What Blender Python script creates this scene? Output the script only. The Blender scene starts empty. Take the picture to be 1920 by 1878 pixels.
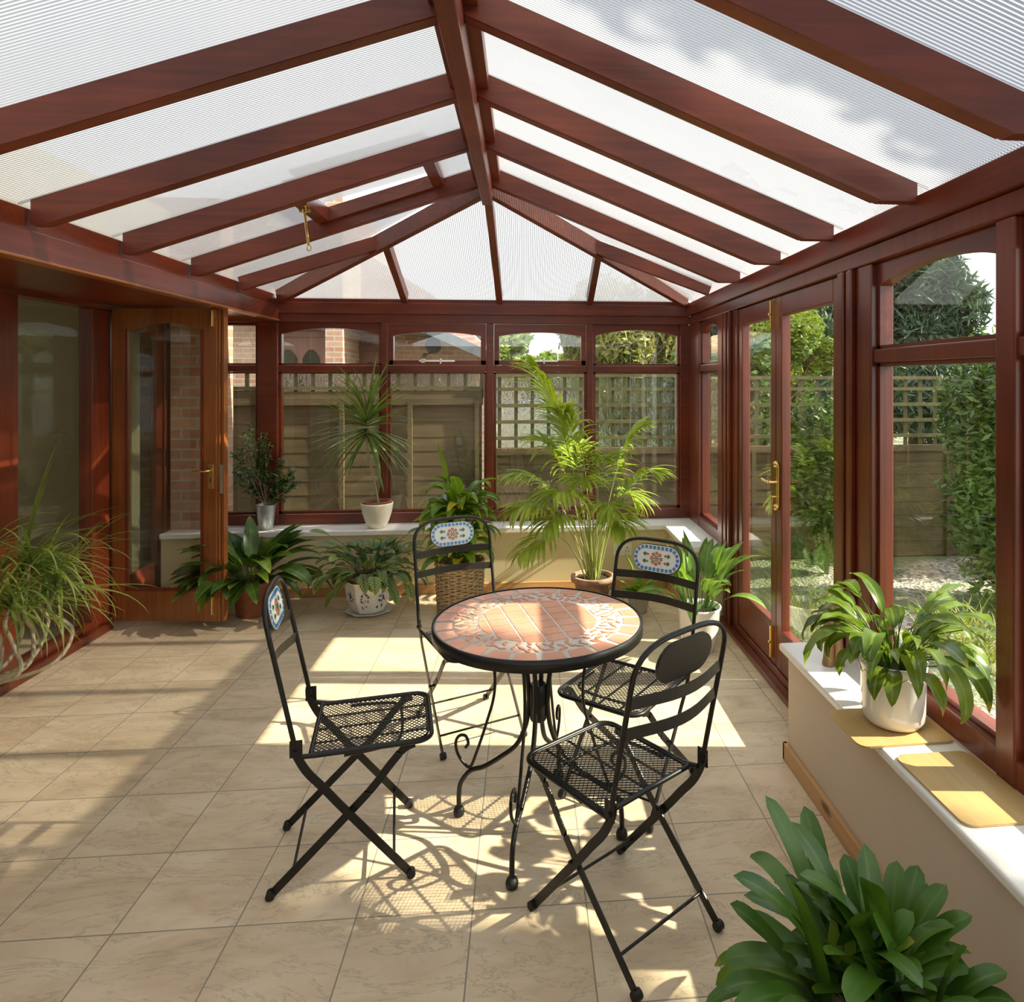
import bpy, math, random
import numpy as np
from mathutils import Vector, Matrix, noise
R = math.radians; PI = math.pi
sin, cos = math.sin, math.cos
SC = bpy.context.scene
COL = SC.collection
random.seed(7)

# ------------------------------------------------------------------ camera
F, CX, HY, PSI, CH = 1279.1, 1095.35, 713.3, 0.087, 1.549
cd = bpy.data.cameras.new('camera'); cam = bpy.data.objects.new('camera', cd); COL.objects.link(cam)
cam.location = (0, 0, CH); cam.rotation_euler = (R(90), 0, -PSI)
cd.sensor_fit = 'HORIZONTAL'; cd.sensor_width = 36; cd.lens = F/1920*36
cd.shift_x = (960-CX)/1920; cd.shift_y = (HY-939)/1920
cd.clip_start = 0.05; cd.clip_end = 300
SC.camera = cam

# ------------------------------------------------------------------ sky and sun
W = bpy.data.worlds.new('sky'); SC.world = W; W.use_nodes = True
nt = W.node_tree; nt.nodes.clear()
wo = nt.nodes.new('ShaderNodeOutputWorld'); bg = nt.nodes.new('ShaderNodeBackground')
tc = nt.nodes.new('ShaderNodeTexCoord'); sp = nt.nodes.new('ShaderNodeSeparateXYZ')
cr = nt.nodes.new('ShaderNodeValToRGB'); nz = nt.nodes.new('ShaderNodeTexNoise'); mx = nt.nodes.new('ShaderNodeMix')
mx.data_type = 'RGBA'; mx.inputs[0].default_value = .5
nt.links.new(tc.outputs['Generated'], sp.inputs[0]); nt.links.new(sp.outputs[2], cr.inputs[0])
cr.color_ramp.elements[0].color = (.86, .89, .93, 1); cr.color_ramp.elements[0].position = 0
cr.color_ramp.elements[1].color = (.74, .81, .92, 1); cr.color_ramp.elements[1].position = .8
nz.inputs['Scale'].default_value = 2.2; nz.inputs['Detail'].default_value = 6
nt.links.new(tc.outputs['Generated'], nz.inputs['Vector'])
cr2 = nt.nodes.new('ShaderNodeValToRGB'); nt.links.new(nz.outputs[0], cr2.inputs[0])
cr2.color_ramp.elements[0].position = .38; cr2.color_ramp.elements[0].color = (0, 0, 0, 1)
cr2.color_ramp.elements[1].position = .62
nt.links.new(cr2.outputs[0], mx.inputs[0]); nt.links.new(cr.outputs[0], mx.inputs[6]); mx.inputs[7].default_value = (1, 1, 1, 1)
nt.links.new(mx.outputs[2], bg.inputs[0]); nt.links.new(bg.outputs[0], wo.inputs[0])
bg.inputs[1].default_value = 1.5
sd = bpy.data.lights.new('sun', 'SUN'); sun = bpy.data.objects.new('sun', sd); COL.objects.link(sun)
sd.energy = 9.0; sd.color = (1, .90, .72); sd.angle = R(.6)
SUNDIR = Vector((-1, .10, -.76)).normalized()
sun.rotation_euler = SUNDIR.to_track_quat('-Z', 'Y').to_euler(); sun.location = (8, 0, 7)
SC.view_settings.view_transform = 'Standard'; SC.view_settings.look = 'None'
SC.view_settings.gamma = 1; SC.view_settings.use_curve_mapping = False
SC.view_settings.exposure = 0.68
SC.cycles.max_bounces = 10; SC.cycles.transparent_max_bounces = 24; SC.cycles.transmission_bounces = 8

def ray(u, v):
    x = (u-CX)/F; y = (v-HY)/F
    return Vector((x*cos(PSI)+sin(PSI), -x*sin(PSI)+cos(PSI), -y))
def onY(u, v, Y): d = ray(u, v); t = Y/d[1]; return Vector((d[0]*t, Y, CH+d[2]*t))
def onZ(u, v, Z): d = ray(u, v); t = (Z-CH)/d[2]; return Vector((d[0]*t, d[1]*t, Z))

# ------------------------------------------------------------------ mesh builder
class MB:
    def __init__(s): s.v = []; s.f = []; s.m = []; s.sm = []; s.uv = []
    def add(s, vs, fs, mat=0, smooth=False, uvs=None):
        o = len(s.v); s.v += [tuple(p) for p in vs]
        for i, f in enumerate(fs):
            s.f.append(tuple(k+o for k in f)); s.m.append(mat); s.sm.append(smooth)
            if uvs: s.uv += [uvs[k] for k in f]
            else: s.uv += [(0, 0)]*len(f)
    def box(s, a, b, mat=0, M=None):
        x0, y0, z0 = a; x1, y1, z1 = b
        if x0 > x1: x0, x1 = x1, x0
        if y0 > y1: y0, y1 = y1, y0
        if z0 > z1: z0, z1 = z1, z0
        v = [Vector(p) for p in ((x0,y0,z0),(x1,y0,z0),(x1,y1,z0),(x0,y1,z0),(x0,y0,z1),(x1,y0,z1),(x1,y1,z1),(x0,y1,z1))]
        if M: v = [M @ p for p in v]
        s.add(v, [(0,3,2,1),(4,5,6,7),(0,1,5,4),(1,2,6,5),(2,3,7,6),(3,0,4,7)], mat)
    def bar(s, a, b, w, t, up=(0,0,1), mat=0, ext=0):
        """box from a to b; w sideways, t along up"""
        a = Vector(a); b = Vector(b); d = (b-a).normalized(); a = a-d*ext; b = b+d*ext
        sd_ = d.cross(Vector(up)).normalized(); u = sd_.cross(d).normalized()
        v = []
        for p in (a, b):
            for i, j in ((-1,-1),(1,-1),(1,1),(-1,1)): v.append(p+sd_*(w/2*i)+u*(t/2*j))
        s.add(v, [(0,3,2,1),(4,5,6,7),(0,1,5,4),(1,2,6,5),(2,3,7,6),(3,0,4,7)], mat)
    def prism(s, poly, d, mat=0, smooth=False):
        """polygon (3d points) extruded along vector d, with caps"""
        n = len(poly); d = Vector(d); A = [Vector(p) for p in poly]; B = [p+d for p in A]
        s.add(A+B, [tuple(range(n-1, -1, -1)), tuple(range(n, 2*n))], mat)
        s.add(A+B, [(i, (i+1) % n, n+(i+1) % n, n+i) for i in range(n)], mat, smooth)
    def tube(s, pts, r, n=8, mat=0, closed=False, flat=None, cap=True, smooth=True):
        """round tube (or flat strip with half sizes flat=(a,b) and reference up)"""
        P = [Vector(p) for p in pts]; m = len(P); rings = []
        T = []
        for i in range(m):
            if closed: t = P[(i+1) % m]-P[i-1]
            else: t = P[min(i+1, m-1)]-P[max(i-1, 0)]
            T.append(t.normalized())
        up = Vector((0, 0, 1)) if abs(T[0].z) < .9 else Vector((1, 0, 0))
        u = T[0].cross(up).normalized()
        for i in range(m):
            u = (u - T[i]*u.dot(T[i])).normalized(); w = T[i].cross(u)
            rr = r(i/(m-1)) if callable(r) else (r[i] if isinstance(r, (list, tuple)) else r)
            rings.append([P[i]+(u*cos(2*PI*k/n)+w*sin(2*PI*k/n))*rr for k in range(n)])
        vs = [p for q in rings for p in q]; fs = []
        for i in range(m if closed else m-1):
            j = (i+1) % m
            for k in range(n): fs.append((i*n+k, i*n+(k+1) % n, j*n+(k+1) % n, j*n+k))
        s.add(vs, fs, mat, smooth)
        if cap and not closed:
            s.add(rings[0], [tuple(range(n-1, -1, -1))], mat); s.add(rings[-1], [tuple(range(n))], mat)
    def strip(s, pts, side, w, t, mat=0):
        """flat bar along pts; width w along 'side', thickness t perpendicular"""
        P = [Vector(p) for p in pts]; m = len(P); vs = []
        for i in range(m):
            T = (P[min(i+1, m-1)]-P[max(i-1, 0)]).normalized()
            sd_ = Vector(side); sd_ = (sd_-T*sd_.dot(T)).normalized(); nn = T.cross(sd_)
            for a, b in ((-1,-1),(1,-1),(1,1),(-1,1)): vs.append(P[i]+sd_*(w/2*a)+nn*(t/2*b))
        fs = [(0,3,2,1), tuple(range(4*(m-1), 4*m))]
        for i in range(m-1):
            for k in range(4): fs.append((i*4+k, i*4+(k+1) % 4, i*4+4+(k+1) % 4, i*4+4+k))
        s.add(vs, fs, mat)
    def lathe(s, prof, c=(0,0,0), n=32, mat=0, smooth=True, close=True, sides=None):
        """profile [(r,z)..] around vertical axis"""
        n = sides or n; vs = []; fs = []; m = len(prof)
        for r, z in prof:
            for k in range(n):
                a = 2*PI*(k+.5)/n; vs.append((c[0]+r*cos(a), c[1]+r*sin(a), c[2]+z))
        for i in range(m-1):
            for k in range(n): fs.append((i*n+k, i*n+(k+1) % n, (i+1)*n+(k+1) % n, (i+1)*n+k))
        uvs = [(k/n, i/(m-1)) for i in range(m) for k in range(n)]
        s.add(vs, fs, mat, smooth, uvs)
        if close:
            if prof[0][0] > 1e-4: s.add(vs[:n], [tuple(range(n-1, -1, -1))], mat)
            if prof[-1][0] > 1e-4: s.add(vs[-n:], [tuple(range(n))], mat)
    def ball(s, c, r, n=12, mat=0, sz=1):
        prof = [(max(1e-4, r*sin(PI*i/8)), -r*sz*cos(PI*i/8)) for i in range(9)]
        s.lathe(prof, c, n, mat, close=False)
    def build(s, name, mats, parent=None, bevel=0, seg=2):
        me = bpy.data.meshes.new(name); me.from_pydata([tuple(p) for p in s.v], [], s.f)
        if not isinstance(mats, (list, tuple)): mats = [mats]
        for m in mats: me.materials.append(m)
        me.polygons.foreach_set('material_index', s.m); me.polygons.foreach_set('use_smooth', s.sm)
        ul = me.uv_layers.new(name='UVMap')
        ul.data.foreach_set('uv', np.array(s.uv, dtype=np.float32).ravel())
        me.update(); me.validate()
        o = bpy.data.objects.new(name, me); COL.objects.link(o)
        if parent: o.parent = parent
        if bevel:
            b = o.modifiers.new('bevel', 'BEVEL'); b.width = bevel; b.segments = seg; b.limit_method = 'ANGLE'; b.angle_limit = R(40)
        return o

def empty(name, loc=(0, 0, 0), rz=0, parent=None):
    o = bpy.data.objects.new(name, None); COL.objects.link(o); o.location = loc; o.rotation_euler = (0, 0, rz)
    o.empty_display_size = .1
    if parent: o.parent = parent
    return o
def tag(o, label, cat, group=None, kind=None):
    o['label'] = label; o['category'] = cat
    if group: o['group'] = group
    if kind: o['kind'] = kind
    return o
def structure(o): o['kind'] = 'structure'; return o

# ------------------------------------------------------------------ materials
def newmat(name):
    m = bpy.data.materials.new(name); m.use_nodes = True; n = m.node_tree; n.nodes.clear()
    out = n.nodes.new('ShaderNodeOutputMaterial'); return m, n, out
def N(n, t, **k):
    x = n.nodes.new(t)
    for a, b in k.items():
        if a in x.inputs: x.inputs[a].default_value = b
        else: setattr(x, a, b)
    return x
def ramp(n, fac, stops):
    r = n.nodes.new('ShaderNodeValToRGB'); e = r.color_ramp.elements
    while len(e) < len(stops): e.new(.5)
    for q, (p, c) in zip(e, stops): q.position = p; q.color = (*c, 1) if len(c) == 3 else c
    n.links.new(fac, r.inputs[0]); return r.outputs[0]
def coords(n, scale=(1,1,1), kind='Object', rot=(0,0,0)):
    t = n.nodes.new('ShaderNodeTexCoord'); m = n.nodes.new('ShaderNodeMapping')
    m.inputs['Scale'].default_value = scale; m.inputs['Rotation'].default_value = rot
    n.links.new(t.outputs[kind], m.inputs[0]); return m.outputs[0]
def noise_tex(n, vec, scale, detail=4, rough=.5, dist=0):
    x = N(n, 'ShaderNodeTexNoise'); x.inputs['Scale'].default_value = scale; x.inputs['Detail'].default_value = detail
    x.inputs['Roughness'].default_value = rough; x.inputs['Distortion'].default_value = dist
    n.links.new(vec, x.inputs['Vector']); return x.outputs[0]
def mixc(n, fac, a, b, mode='MIX'):
    x = n.nodes.new('ShaderNodeMix'); x.data_type = 'RGBA'; x.blend_type = mode
    for s_, val in ((0, fac), (6, a), (7, b)):
        if isinstance(val, (int, float)): x.inputs[s_].default_value = val
        elif isinstance(val, tuple): x.inputs[s_].default_value = (*val, 1) if len(val) == 3 else val
        else: n.links.new(val, x.inputs[s_])
    return x.outputs[2]
def bump(n, h, strength=.3, dist=.01):
    b = N(n, 'ShaderNodeBump'); b.inputs['Strength'].default_value = strength; b.inputs['Distance'].default_value = dist
    n.links.new(h, b.inputs['Height']); return b.outputs[0]
def principled(name, col, rough=.5, metal=0, coat=0, var=0, vscale=8, bumps=0, bscale=60, spec=.5):
    m, n, out = newmat(name); p = N(n, 'ShaderNodeBsdfPrincipled'); n.links.new(p.outputs[0], out.inputs[0])
    p.inputs['Roughness'].default_value = rough; p.inputs['Metallic'].default_value = metal
    p.inputs['Coat Weight'].default_value = coat; p.inputs['Specular IOR Level'].default_value = spec
    v = coords(n)
    if var:
        f = noise_tex(n, v, vscale, 5, .6)
        d = tuple(max(0, c*(1-var)) for c in col); l = tuple(min(1, c*(1+var*.6)) for c in col)
        n.links.new(ramp(n, f, [(.3, d), (.7, l)]), p.inputs['Base Color'])
    else: p.inputs['Base Color'].default_value = (*col, 1)
    if bumps: n.links.new(bump(n, noise_tex(n, v, bscale, 4), bumps, .004), p.inputs['Normal'])
    return m
def wood(name, c0, c1, c2, axis='x', rough=.32, knots=0, coat=.35):
    m, n, out = newmat(name); p = N(n, 'ShaderNodeBsdfPrincipled'); n.links.new(p.outputs[0], out.inputs[0])
    sc = {'x': (1.2, 22, 22), 'y': (22, 1.2, 22), 'z': (22, 22, 1.2)}[axis]
    v = coords(n, sc); f = noise_tex(n, v, 1.6, 6, .62, .6)
    v2 = coords(n); f2 = noise_tex(n, v2, 2.1, 2, .5)
    c = ramp(n, f, [(.25, c0), (.52, c1), (.8, c2)])
    c = mixc(n, .45, c, ramp(n, f2, [(.3, c0), (.7, c2)]))
    if knots:
        vo = N(n, 'ShaderNodeTexVoronoi'); vo.inputs['Scale'].default_value = knots
        sv = {'x': (1, 2.5, 2.5), 'y': (2.5, 1, 2.5), 'z': (2.5, 2.5, 1)}[axis]
        n.links.new(coords(n, sv), vo.inputs['Vector'])
        c = mixc(n, ramp(n, vo.outputs['Distance'], [(.05, (1, 1, 1)), (.11, (0, 0, 0))]), c, tuple(q*.35 for q in c0))
    n.links.new(c, p.inputs['Base Color']); p.inputs['Roughness'].default_value = rough
    p.inputs['Coat Weight'].default_value = coat; p.inputs['Coat Roughness'].default_value = .25
    n.links.new(bump(n, f, .12, .002), p.inputs['Normal'])
    return m
def leafmat(name, c0, c1, tip=None, rib=None, stripes=None, trans=.38, rough=.38, vscale=9, mask='plain'):
    """two-sided leaf: reflection plus light that shines through"""
    m, n, out = newmat(name); p = N(n, 'ShaderNodeBsdfPrincipled'); p.inputs['Roughness'].default_value = rough
    tr = N(n, 'ShaderNodeBsdfTranslucent'); mixs = N(n, 'ShaderNodeMixShader'); mixs.inputs[0].default_value = trans
    f = noise_tex(n, coords(n), vscale, 3, .5); c = ramp(n, f, [(.34, c0), (.66, c1)])
    tcn = n.nodes.new('ShaderNodeTexCoord'); s_ = n.nodes.new('ShaderNodeSeparateXYZ'); n.links.new(tcn.outputs['UV'], s_.inputs[0])
    if rib:
        # pale midrib where u is close to .5
        a = N(n, 'ShaderNodeMath', operation='SUBTRACT'); n.links.new(s_.outputs[0], a.inputs[0]); a.inputs[1].default_value = .5
        b = N(n, 'ShaderNodeMath', operation='ABSOLUTE'); n.links.new(a.outputs[0], b.inputs[0])
        c = mixc(n, ramp(n, b.outputs[0], [(0, (1, 1, 1)), (.10, (0, 0, 0))]), c, rib)
        if stripes:
            k = N(n, 'ShaderNodeMath', operation='MULTIPLY_ADD'); n.links.new(b.outputs[0], k.inputs[0]); k.inputs[1].default_value = -.5
            n.links.new(s_.outputs[1], k.inputs[2])
            k2 = N(n, 'ShaderNodeMath', operation='MULTIPLY'); n.links.new(k.outputs[0], k2.inputs[0]); k2.inputs[1].default_value = 46
            k3 = N(n, 'ShaderNodeMath', operation='SINE'); n.links.new(k2.outputs[0], k3.inputs[0])
            c = mixc(n, ramp(n, k3.outputs[0], [(.1, (0, 0, 0)), (.75, (1, 1, 1))]), c, stripes)
    if tip:
        nn = noise_tex(n, coords(n), 5, 2); mm = N(n, 'ShaderNodeMath', operation='MULTIPLY_ADD')
        n.links.new(nn, mm.inputs[0]); mm.inputs[1].default_value = .9; n.links.new(s_.outputs[1], mm.inputs[2])
        c = mixc(n, ramp(n, mm.outputs[0], [(1.32, (0, 0, 0)), (1.46, (1, 1, 1))]) if False else ramp_hi(n, mm.outputs[0], 1.36, 1.5), c, tip)
    n.links.new(c, p.inputs['Base Color'])
    c2 = mixc(n, 1.0, c, (1.0, 1.0, .45), 'MULTIPLY'); n.links.new(c2, tr.inputs[0])
    n.links.new(p.outputs[0], mixs.inputs[1]); n.links.new(tr.outputs[0], mixs.inputs[2]); n.links.new(mixs.outputs[0], out.inputs[0])
    return m
def ramp_hi(n, v, a, b):
    x = N(n, 'ShaderNodeMapRange'); x.inputs['From Min'].default_value = a; x.inputs['From Max'].default_value = b
    n.links.new(v, x.inputs['Value']); return x.outputs[0]
def schlick(n, f0):
    lw = N(n, 'ShaderNodeLayerWeight'); lw.inputs['Blend'].default_value = .5
    pw = N(n, 'ShaderNodeMath', operation='POWER'); n.links.new(lw.outputs['Facing'], pw.inputs[0]); pw.inputs[1].default_value = 5
    ma = N(n, 'ShaderNodeMath', operation='MULTIPLY_ADD'); n.links.new(pw.outputs[0], ma.inputs[0]); ma.inputs[1].default_value = 1-f0; ma.inputs[2].default_value = f0
    ma.use_clamp = True; return ma.outputs[0]
def glassmat(name, tint=(.97, .99, .97), ior=1.5, boost=1.0, rough=0.0):
    m, n, out = newmat(name); t = N(n, 'ShaderNodeBsdfTransparent'); t.inputs[0].default_value = (*tint, 1)
    g = N(n, 'ShaderNodeBsdfGlossy'); g.inputs['Roughness'].default_value = rough
    ab = schlick(n, .045*boost)
    x = N(n, 'ShaderNodeMixShader'); n.links.new(ab, x.inputs[0]); n.links.new(t.outputs[0], x.inputs[1]); n.links.new(g.outputs[0], x.inputs[2])
    n.links.new(x.outputs[0], out.inputs[0]); return m

M = {}
for ax in 'xyz':
    M['wood_'+ax] = wood('mahogany_'+ax, (.06, .009, .004), (.145, .022, .008), (.26, .048, .015), ax, rough=.3)
    M['raft_'+ax] = wood('rafter_mahogany_'+ax, (.055, .009, .005), (.16, .028, .012), (.28, .055, .02), ax, rough=.42, coat=.12)
M['faded_golden_lit'] = wood('faded_golden_lit_wood', (.12, .032, .008), (.27, .085, .017), (.42, .15, .035), 'z', rough=.3)  # left door leaf: sun-faded wood, with the warm light painted into its tone
M['orange'] = wood('orange_edge_wood', (.22, .06, .015), (.38, .12, .03), (.50, .19, .05), 'y', rough=.3)
M['pine'] = wood('pine', (.40, .20, .07), (.56, .31, .12), (.68, .42, .19), 'x', rough=.5, knots=2.2, coat=.1)
M['piney'] = wood('pine_y', (.40, .20, .07), (.56, .31, .12), (.68, .42, .19), 'y', rough=.5, knots=2.2, coat=.1)
M['cork'] = wood('oak_board', (.42, .25, .09), (.56, .36, .14), (.66, .45, .20), 'y', rough=.45, coat=.05)
M['fence'] = wood('fence_timber', (.045, .032, .014), (.12, .085, .04), (.22, .16, .08), 'x', rough=.8, coat=0)
M['fencez'] = wood('trellis_timber', (.065, .06, .02), (.13, .115, .045), (.20, .175, .075), 'z', rough=.8, coat=0)
M['cream'] = principled('cream_paint', (.72, .62, .38), .7, var=.04, vscale=3)
M['beige'] = principled('beige_paint', (.66, .55, .42), .7, var=.04, vscale=3)
M['sill'] = principled('white_sill_paint', (.86, .83, .78), .3, var=.03, vscale=4)
M['olive'] = principled('olive_interior_paint', (.40, .36, .22), .8, var=.1, vscale=1.5)
M['curtain'] = principled('cream_curtain_cloth', (.62, .54, .38), .85, var=.08)
M['black'] = principled('black_painted_iron', (.010, .010, .009), .38, var=.2, vscale=30, spec=.42)
M['blackwarm'] = principled('black_iron_underside', (.03, .026, .02), .45, var=.2, vscale=300)
M['rubber'] = principled('black_rubber', (.012, .012, .012), .55)
M['brass'] = principled('brass', (.78, .55, .20), .25, metal=1)
M['chrome'] = principled('chrome', (.8, .8, .8), .2, metal=1)
M['terracotta'] = principled('terracotta', (.36, .13, .065), .75, var=.25, vscale=9, bumps=.3)
M['claypot'] = principled('weathered_clay', (.42, .25, .16), .85, var=.45, vscale=14, bumps=.5)
M['soil'] = principled('soil', (.035, .022, .014), .95, var=.4, vscale=60, bumps=.8, bscale=120)
M['whitepot'] = principled('white_glaze', (.82, .81, .77), .12, coat=.6)
M['creampot'] = principled('cream_glaze', (.84, .78, .64), .35, coat=.2)
M['zinc'] = principled('zinc', (.55, .57, .56), .35, metal=.85, var=.25, vscale=20)
M['wicker'] = principled('wicker', (.44, .31, .17), .7, var=.45, vscale=40)
M['blackpot'] = principled('black_plastic', (.02, .02, .02), .4)
M['greypot'] = principled('grey_plastic', (.50, .48, .42), .5)
M['statue'] = wood('carved_wood', (.20, .09, .03), (.36, .19, .08), (.48, .28, .13), 'z', rough=.5)
M['trunk'] = principled('pale_stem', (.45, .38, .25), .8, var=.3, vscale=40, bumps=.4)
M['palmstem'] = principled('palm_stem', (.40, .46, .13), .5, var=.2, vscale=20)
M['bark'] = principled('bark', (.10, .075, .05), .95, var=.4, vscale=14, bumps=.8)
M['paper'] = principled('white_paper', (.8, .8, .8), .8)
M['socket'] = principled('white_plastic', (.80, .76, .66), .35)
M['dark'] = principled('socket_hole', (.02, .02, .02), .8)
M['putty'] = principled('grout', (.66, .62, .56), .85, var=.15, vscale=30)
M['ttile'] = principled('terracotta_tile', (.68, .31, .19), .42, var=.16, vscale=7, coat=.15)
M['tdisc'] = principled('terracotta_leaf_tile', (.62, .28, .17), .5, var=.22, vscale=40)
M['mblue'] = principled('blue_mosaic', (.07, .27, .55), .25, var=.2, vscale=70)
M['mwhite'] = principled('white_mosaic_grout', (.80, .80, .76), .5)
M['morange'] = principled('orange_mosaic', (.55, .20, .09), .3, var=.2, vscale=90)
M['mgreen'] = principled('green_mosaic', (.06, .20, .07), .3, var=.2, vscale=90)
M['mnavy'] = principled('navy_mosaic', (.01, .02, .09), .3)
M['glass'] = glassmat('window_glass', ior=1.55, boost=1.5)
M['gasket'] = principled('glazing_bead', (.09, .02, .012), .4)
M['leadgrey'] = principled('slate_grey', (.16, .17, .19), .8, var=.3)
M['render'] = principled('pale_render', (.62, .60, .56), .9)
M['browndoor'] = wood('brown_garage_wood', (.13, .055, .035), (.21, .10, .065), (.28, .14, .09), 'z', rough=.5, coat=0)
M['darkglass'] = principled('dark_window_glass', (.015, .03, .02), .06, spec=.9)
M['dish'] = principled('dark_dish', (.05, .05, .055), .5)
M['slab'] = principled('paving_slab', (.42, .38, .30), .9, var=.2, vscale=6)

def tiles():
    m, n, out = newmat('floor_tiles'); p = N(n, 'ShaderNodeBsdfPrincipled'); n.links.new(p.outputs[0], out.inputs[0])
    t = n.nodes.new('ShaderNodeTexCoord'); mp = n.nodes.new('ShaderNodeMapping'); n.links.new(t.outputs['Object'], mp.inputs[0])
    mp.inputs['Location'].default_value = (1.485, -2.016+1/3*10, 0)
    b = N(n, 'ShaderNodeTexBrick', offset=0.0, squash=1.0); b.offset = 0
    for k, v_ in (('Scale', 1), ('Brick Width', 1/3), ('Row Height', 1/3), ('Mortar Size', .0022), ('Mortar Smooth', .1), ('Bias', 0)): b.inputs[k].default_value = v_
    b.inputs['Color1'].default_value = (.3, .3, .3, 1); b.inputs['Color2'].default_value = (.7, .7, .7, 1)
    n.links.new(mp.outputs[0], b.inputs['Vector'])
    # each tile shifts the marbling by its own tone
    off = N(n, 'ShaderNodeVectorMath', operation='MULTIPLY_ADD'); n.links.new(b.outputs['Color'], off.inputs[0])
    off.inputs[1].default_value = (9, 9, 9); n.links.new(t.outputs['Object'], off.inputs[2])
    rot = n.nodes.new('ShaderNodeMapping'); rot.inputs['Rotation'].default_value = (0, 0, R(35)); rot.inputs['Scale'].default_value = (1.0, 2.6, 1)
    n.links.new(off.outputs[0], rot.inputs[0])
    f = noise_tex(n, rot.outputs[0], 2.6, 7, .62, .8)
    c = ramp(n, f, [(.22, (.42, .335, .22)), (.40, (.66, .50, .32)), (.56, (.76, .60, .405)), (.75, (.81, .67, .48))])
    f2 = noise_tex(n, rot.outputs[0], 1.3, 6, .7, 2.5)
    c = mixc(n, ramp(n, f2, [(.485, (0, 0, 0)), (.5, (.55, .55, .55)), (.515, (0, 0, 0))]), c, (.36, .30, .21))
    f3 = noise_tex(n, rot.outputs[0], 5, 5, .75, .3)
    c = mixc(n, ramp(n, f3, [(.62, (0, 0, 0)), (.78, (.6, .6, .6))]), c, (.34, .33, .26))
    c = mixc(n, b.outputs['Fac'], c, (.30, .26, .20))
    n.links.new(c, p.inputs['Base Color']); p.inputs['Roughness'].default_value = .42; p.inputs['Specular IOR Level'].default_value = .35
    iv = N(n, 'ShaderNodeMath', operation='SUBTRACT'); iv.inputs[0].default_value = 1; n.links.new(b.outputs['Fac'], iv.inputs[1])
    n.links.new(bump(n, iv.outputs[0], .4, .002), p.inputs['Normal'])
    return m
M['tiles'] = tiles()

def poly_mat(name, axis):
    """twin-wall polycarbonate with fine flutes running up the slope"""
    m, n, out = newmat(name)
    t = n.nodes.new('ShaderNodeTexCoord'); s_ = n.nodes.new('ShaderNodeSeparateXYZ'); n.links.new(t.outputs['Object'], s_.inputs[0])
    k = N(n, 'ShaderNodeMath', operation='MULTIPLY'); n.links.new(s_.outputs[axis], k.inputs[0]); k.inputs[1].default_value = 2*PI/.0125
    w = N(n, 'ShaderNodeMath', operation='SINE'); n.links.new(k.outputs[0], w.inputs[0])
    st = ramp(n, w.outputs[0], [(.0, (0, 0, 0)), (.9, (1, 1, 1))])
    cl = noise_tex(n, coords(n), 1.4, 4, .6)
    tr = N(n, 'ShaderNodeBsdfTransparent')
    n.links.new(mixc(n, st, (.42, .43, .44), (.95, .95, .95)), tr.inputs[0])
    tl = N(n, 'ShaderNodeBsdfTranslucent'); n.links.new(mixc(n, st, (.34, .35, .36), (.74, .75, .76)), tl.inputs[0])
    df = N(n, 'ShaderNodeBsdfGlossy'); df.inputs['Roughness'].default_value = .25; df.inputs[0].default_value = (.9, .9, .9, 1)
    a = N(n, 'ShaderNodeMixShader'); n.links.new(ramp(n, cl, [(.3, (.34, .34, .34)), (.7, (.50, .50, .50))]), a.inputs[0])
    n.links.new(tr.outputs[0], a.inputs[1]); n.links.new(tl.outputs[0], a.inputs[2])
    b = N(n, 'ShaderNodeMixShader'); n.links.new(schlick(n, .03), b.inputs[0]); n.links.new(a.outputs[0], b.inputs[1]); n.links.new(df.outputs[0], b.inputs[2])
    n.links.new(b.outputs[0], out.inputs[0]); return m
M['polyY'] = poly_mat('polycarbonate_side', 1); M['polyX'] = poly_mat('polycarbonate_end', 0)

def brick(name, c1, c2, mort, scale=1.0, vert='y'):
    m, n, out = newmat(name); p = N(n, 'ShaderNodeBsdfPrincipled'); n.links.new(p.outputs[0], out.inputs[0])
    t = n.nodes.new('ShaderNodeTexCoord'); s_ = n.nodes.new('ShaderNodeSeparateXYZ'); n.links.new(t.outputs['Object'], s_.inputs[0])
    ad = N(n, 'ShaderNodeMath', operation='ADD'); n.links.new(s_.outputs[0], ad.inputs[0]); n.links.new(s_.outputs[1], ad.inputs[1])
    cb = n.nodes.new('ShaderNodeCombineXYZ'); n.links.new(ad.outputs[0], cb.inputs[0]); n.links.new(s_.outputs[2], cb.inputs[1])
    b = N(n, 'ShaderNodeTexBrick'); n.links.new(cb.outputs[0], b.inputs['Vector'])
    for k, v_ in (('Scale', scale), ('Brick Width', .225), ('Row Height', .075), ('Mortar Size', .008), ('Bias', 0)): b.inputs[k].default_value = v_
    b.inputs['Color1'].default_value = (*c1, 1); b.inputs['Color2'].default_value = (*c2, 1); b.inputs['Mortar'].default_value = (*mort, 1)
    n.links.new(mixc(n, .25, b.outputs['Color'], ramp(n, noise_tex(n, coords(n), 9, 5, .7), [(.3, (.12, .08, .06)), (.7, (.6, .45, .36))])), p.inputs['Base Color'])
    p.inputs['Roughness'].default_value = .9; return m
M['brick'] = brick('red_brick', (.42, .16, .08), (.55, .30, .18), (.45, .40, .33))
M['brickpale'] = brick('pale_brick', (.50, .22, .13), (.62, .38, .26), (.60, .54, .46))  # paler, pinker brick for the neighbouring house

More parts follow.
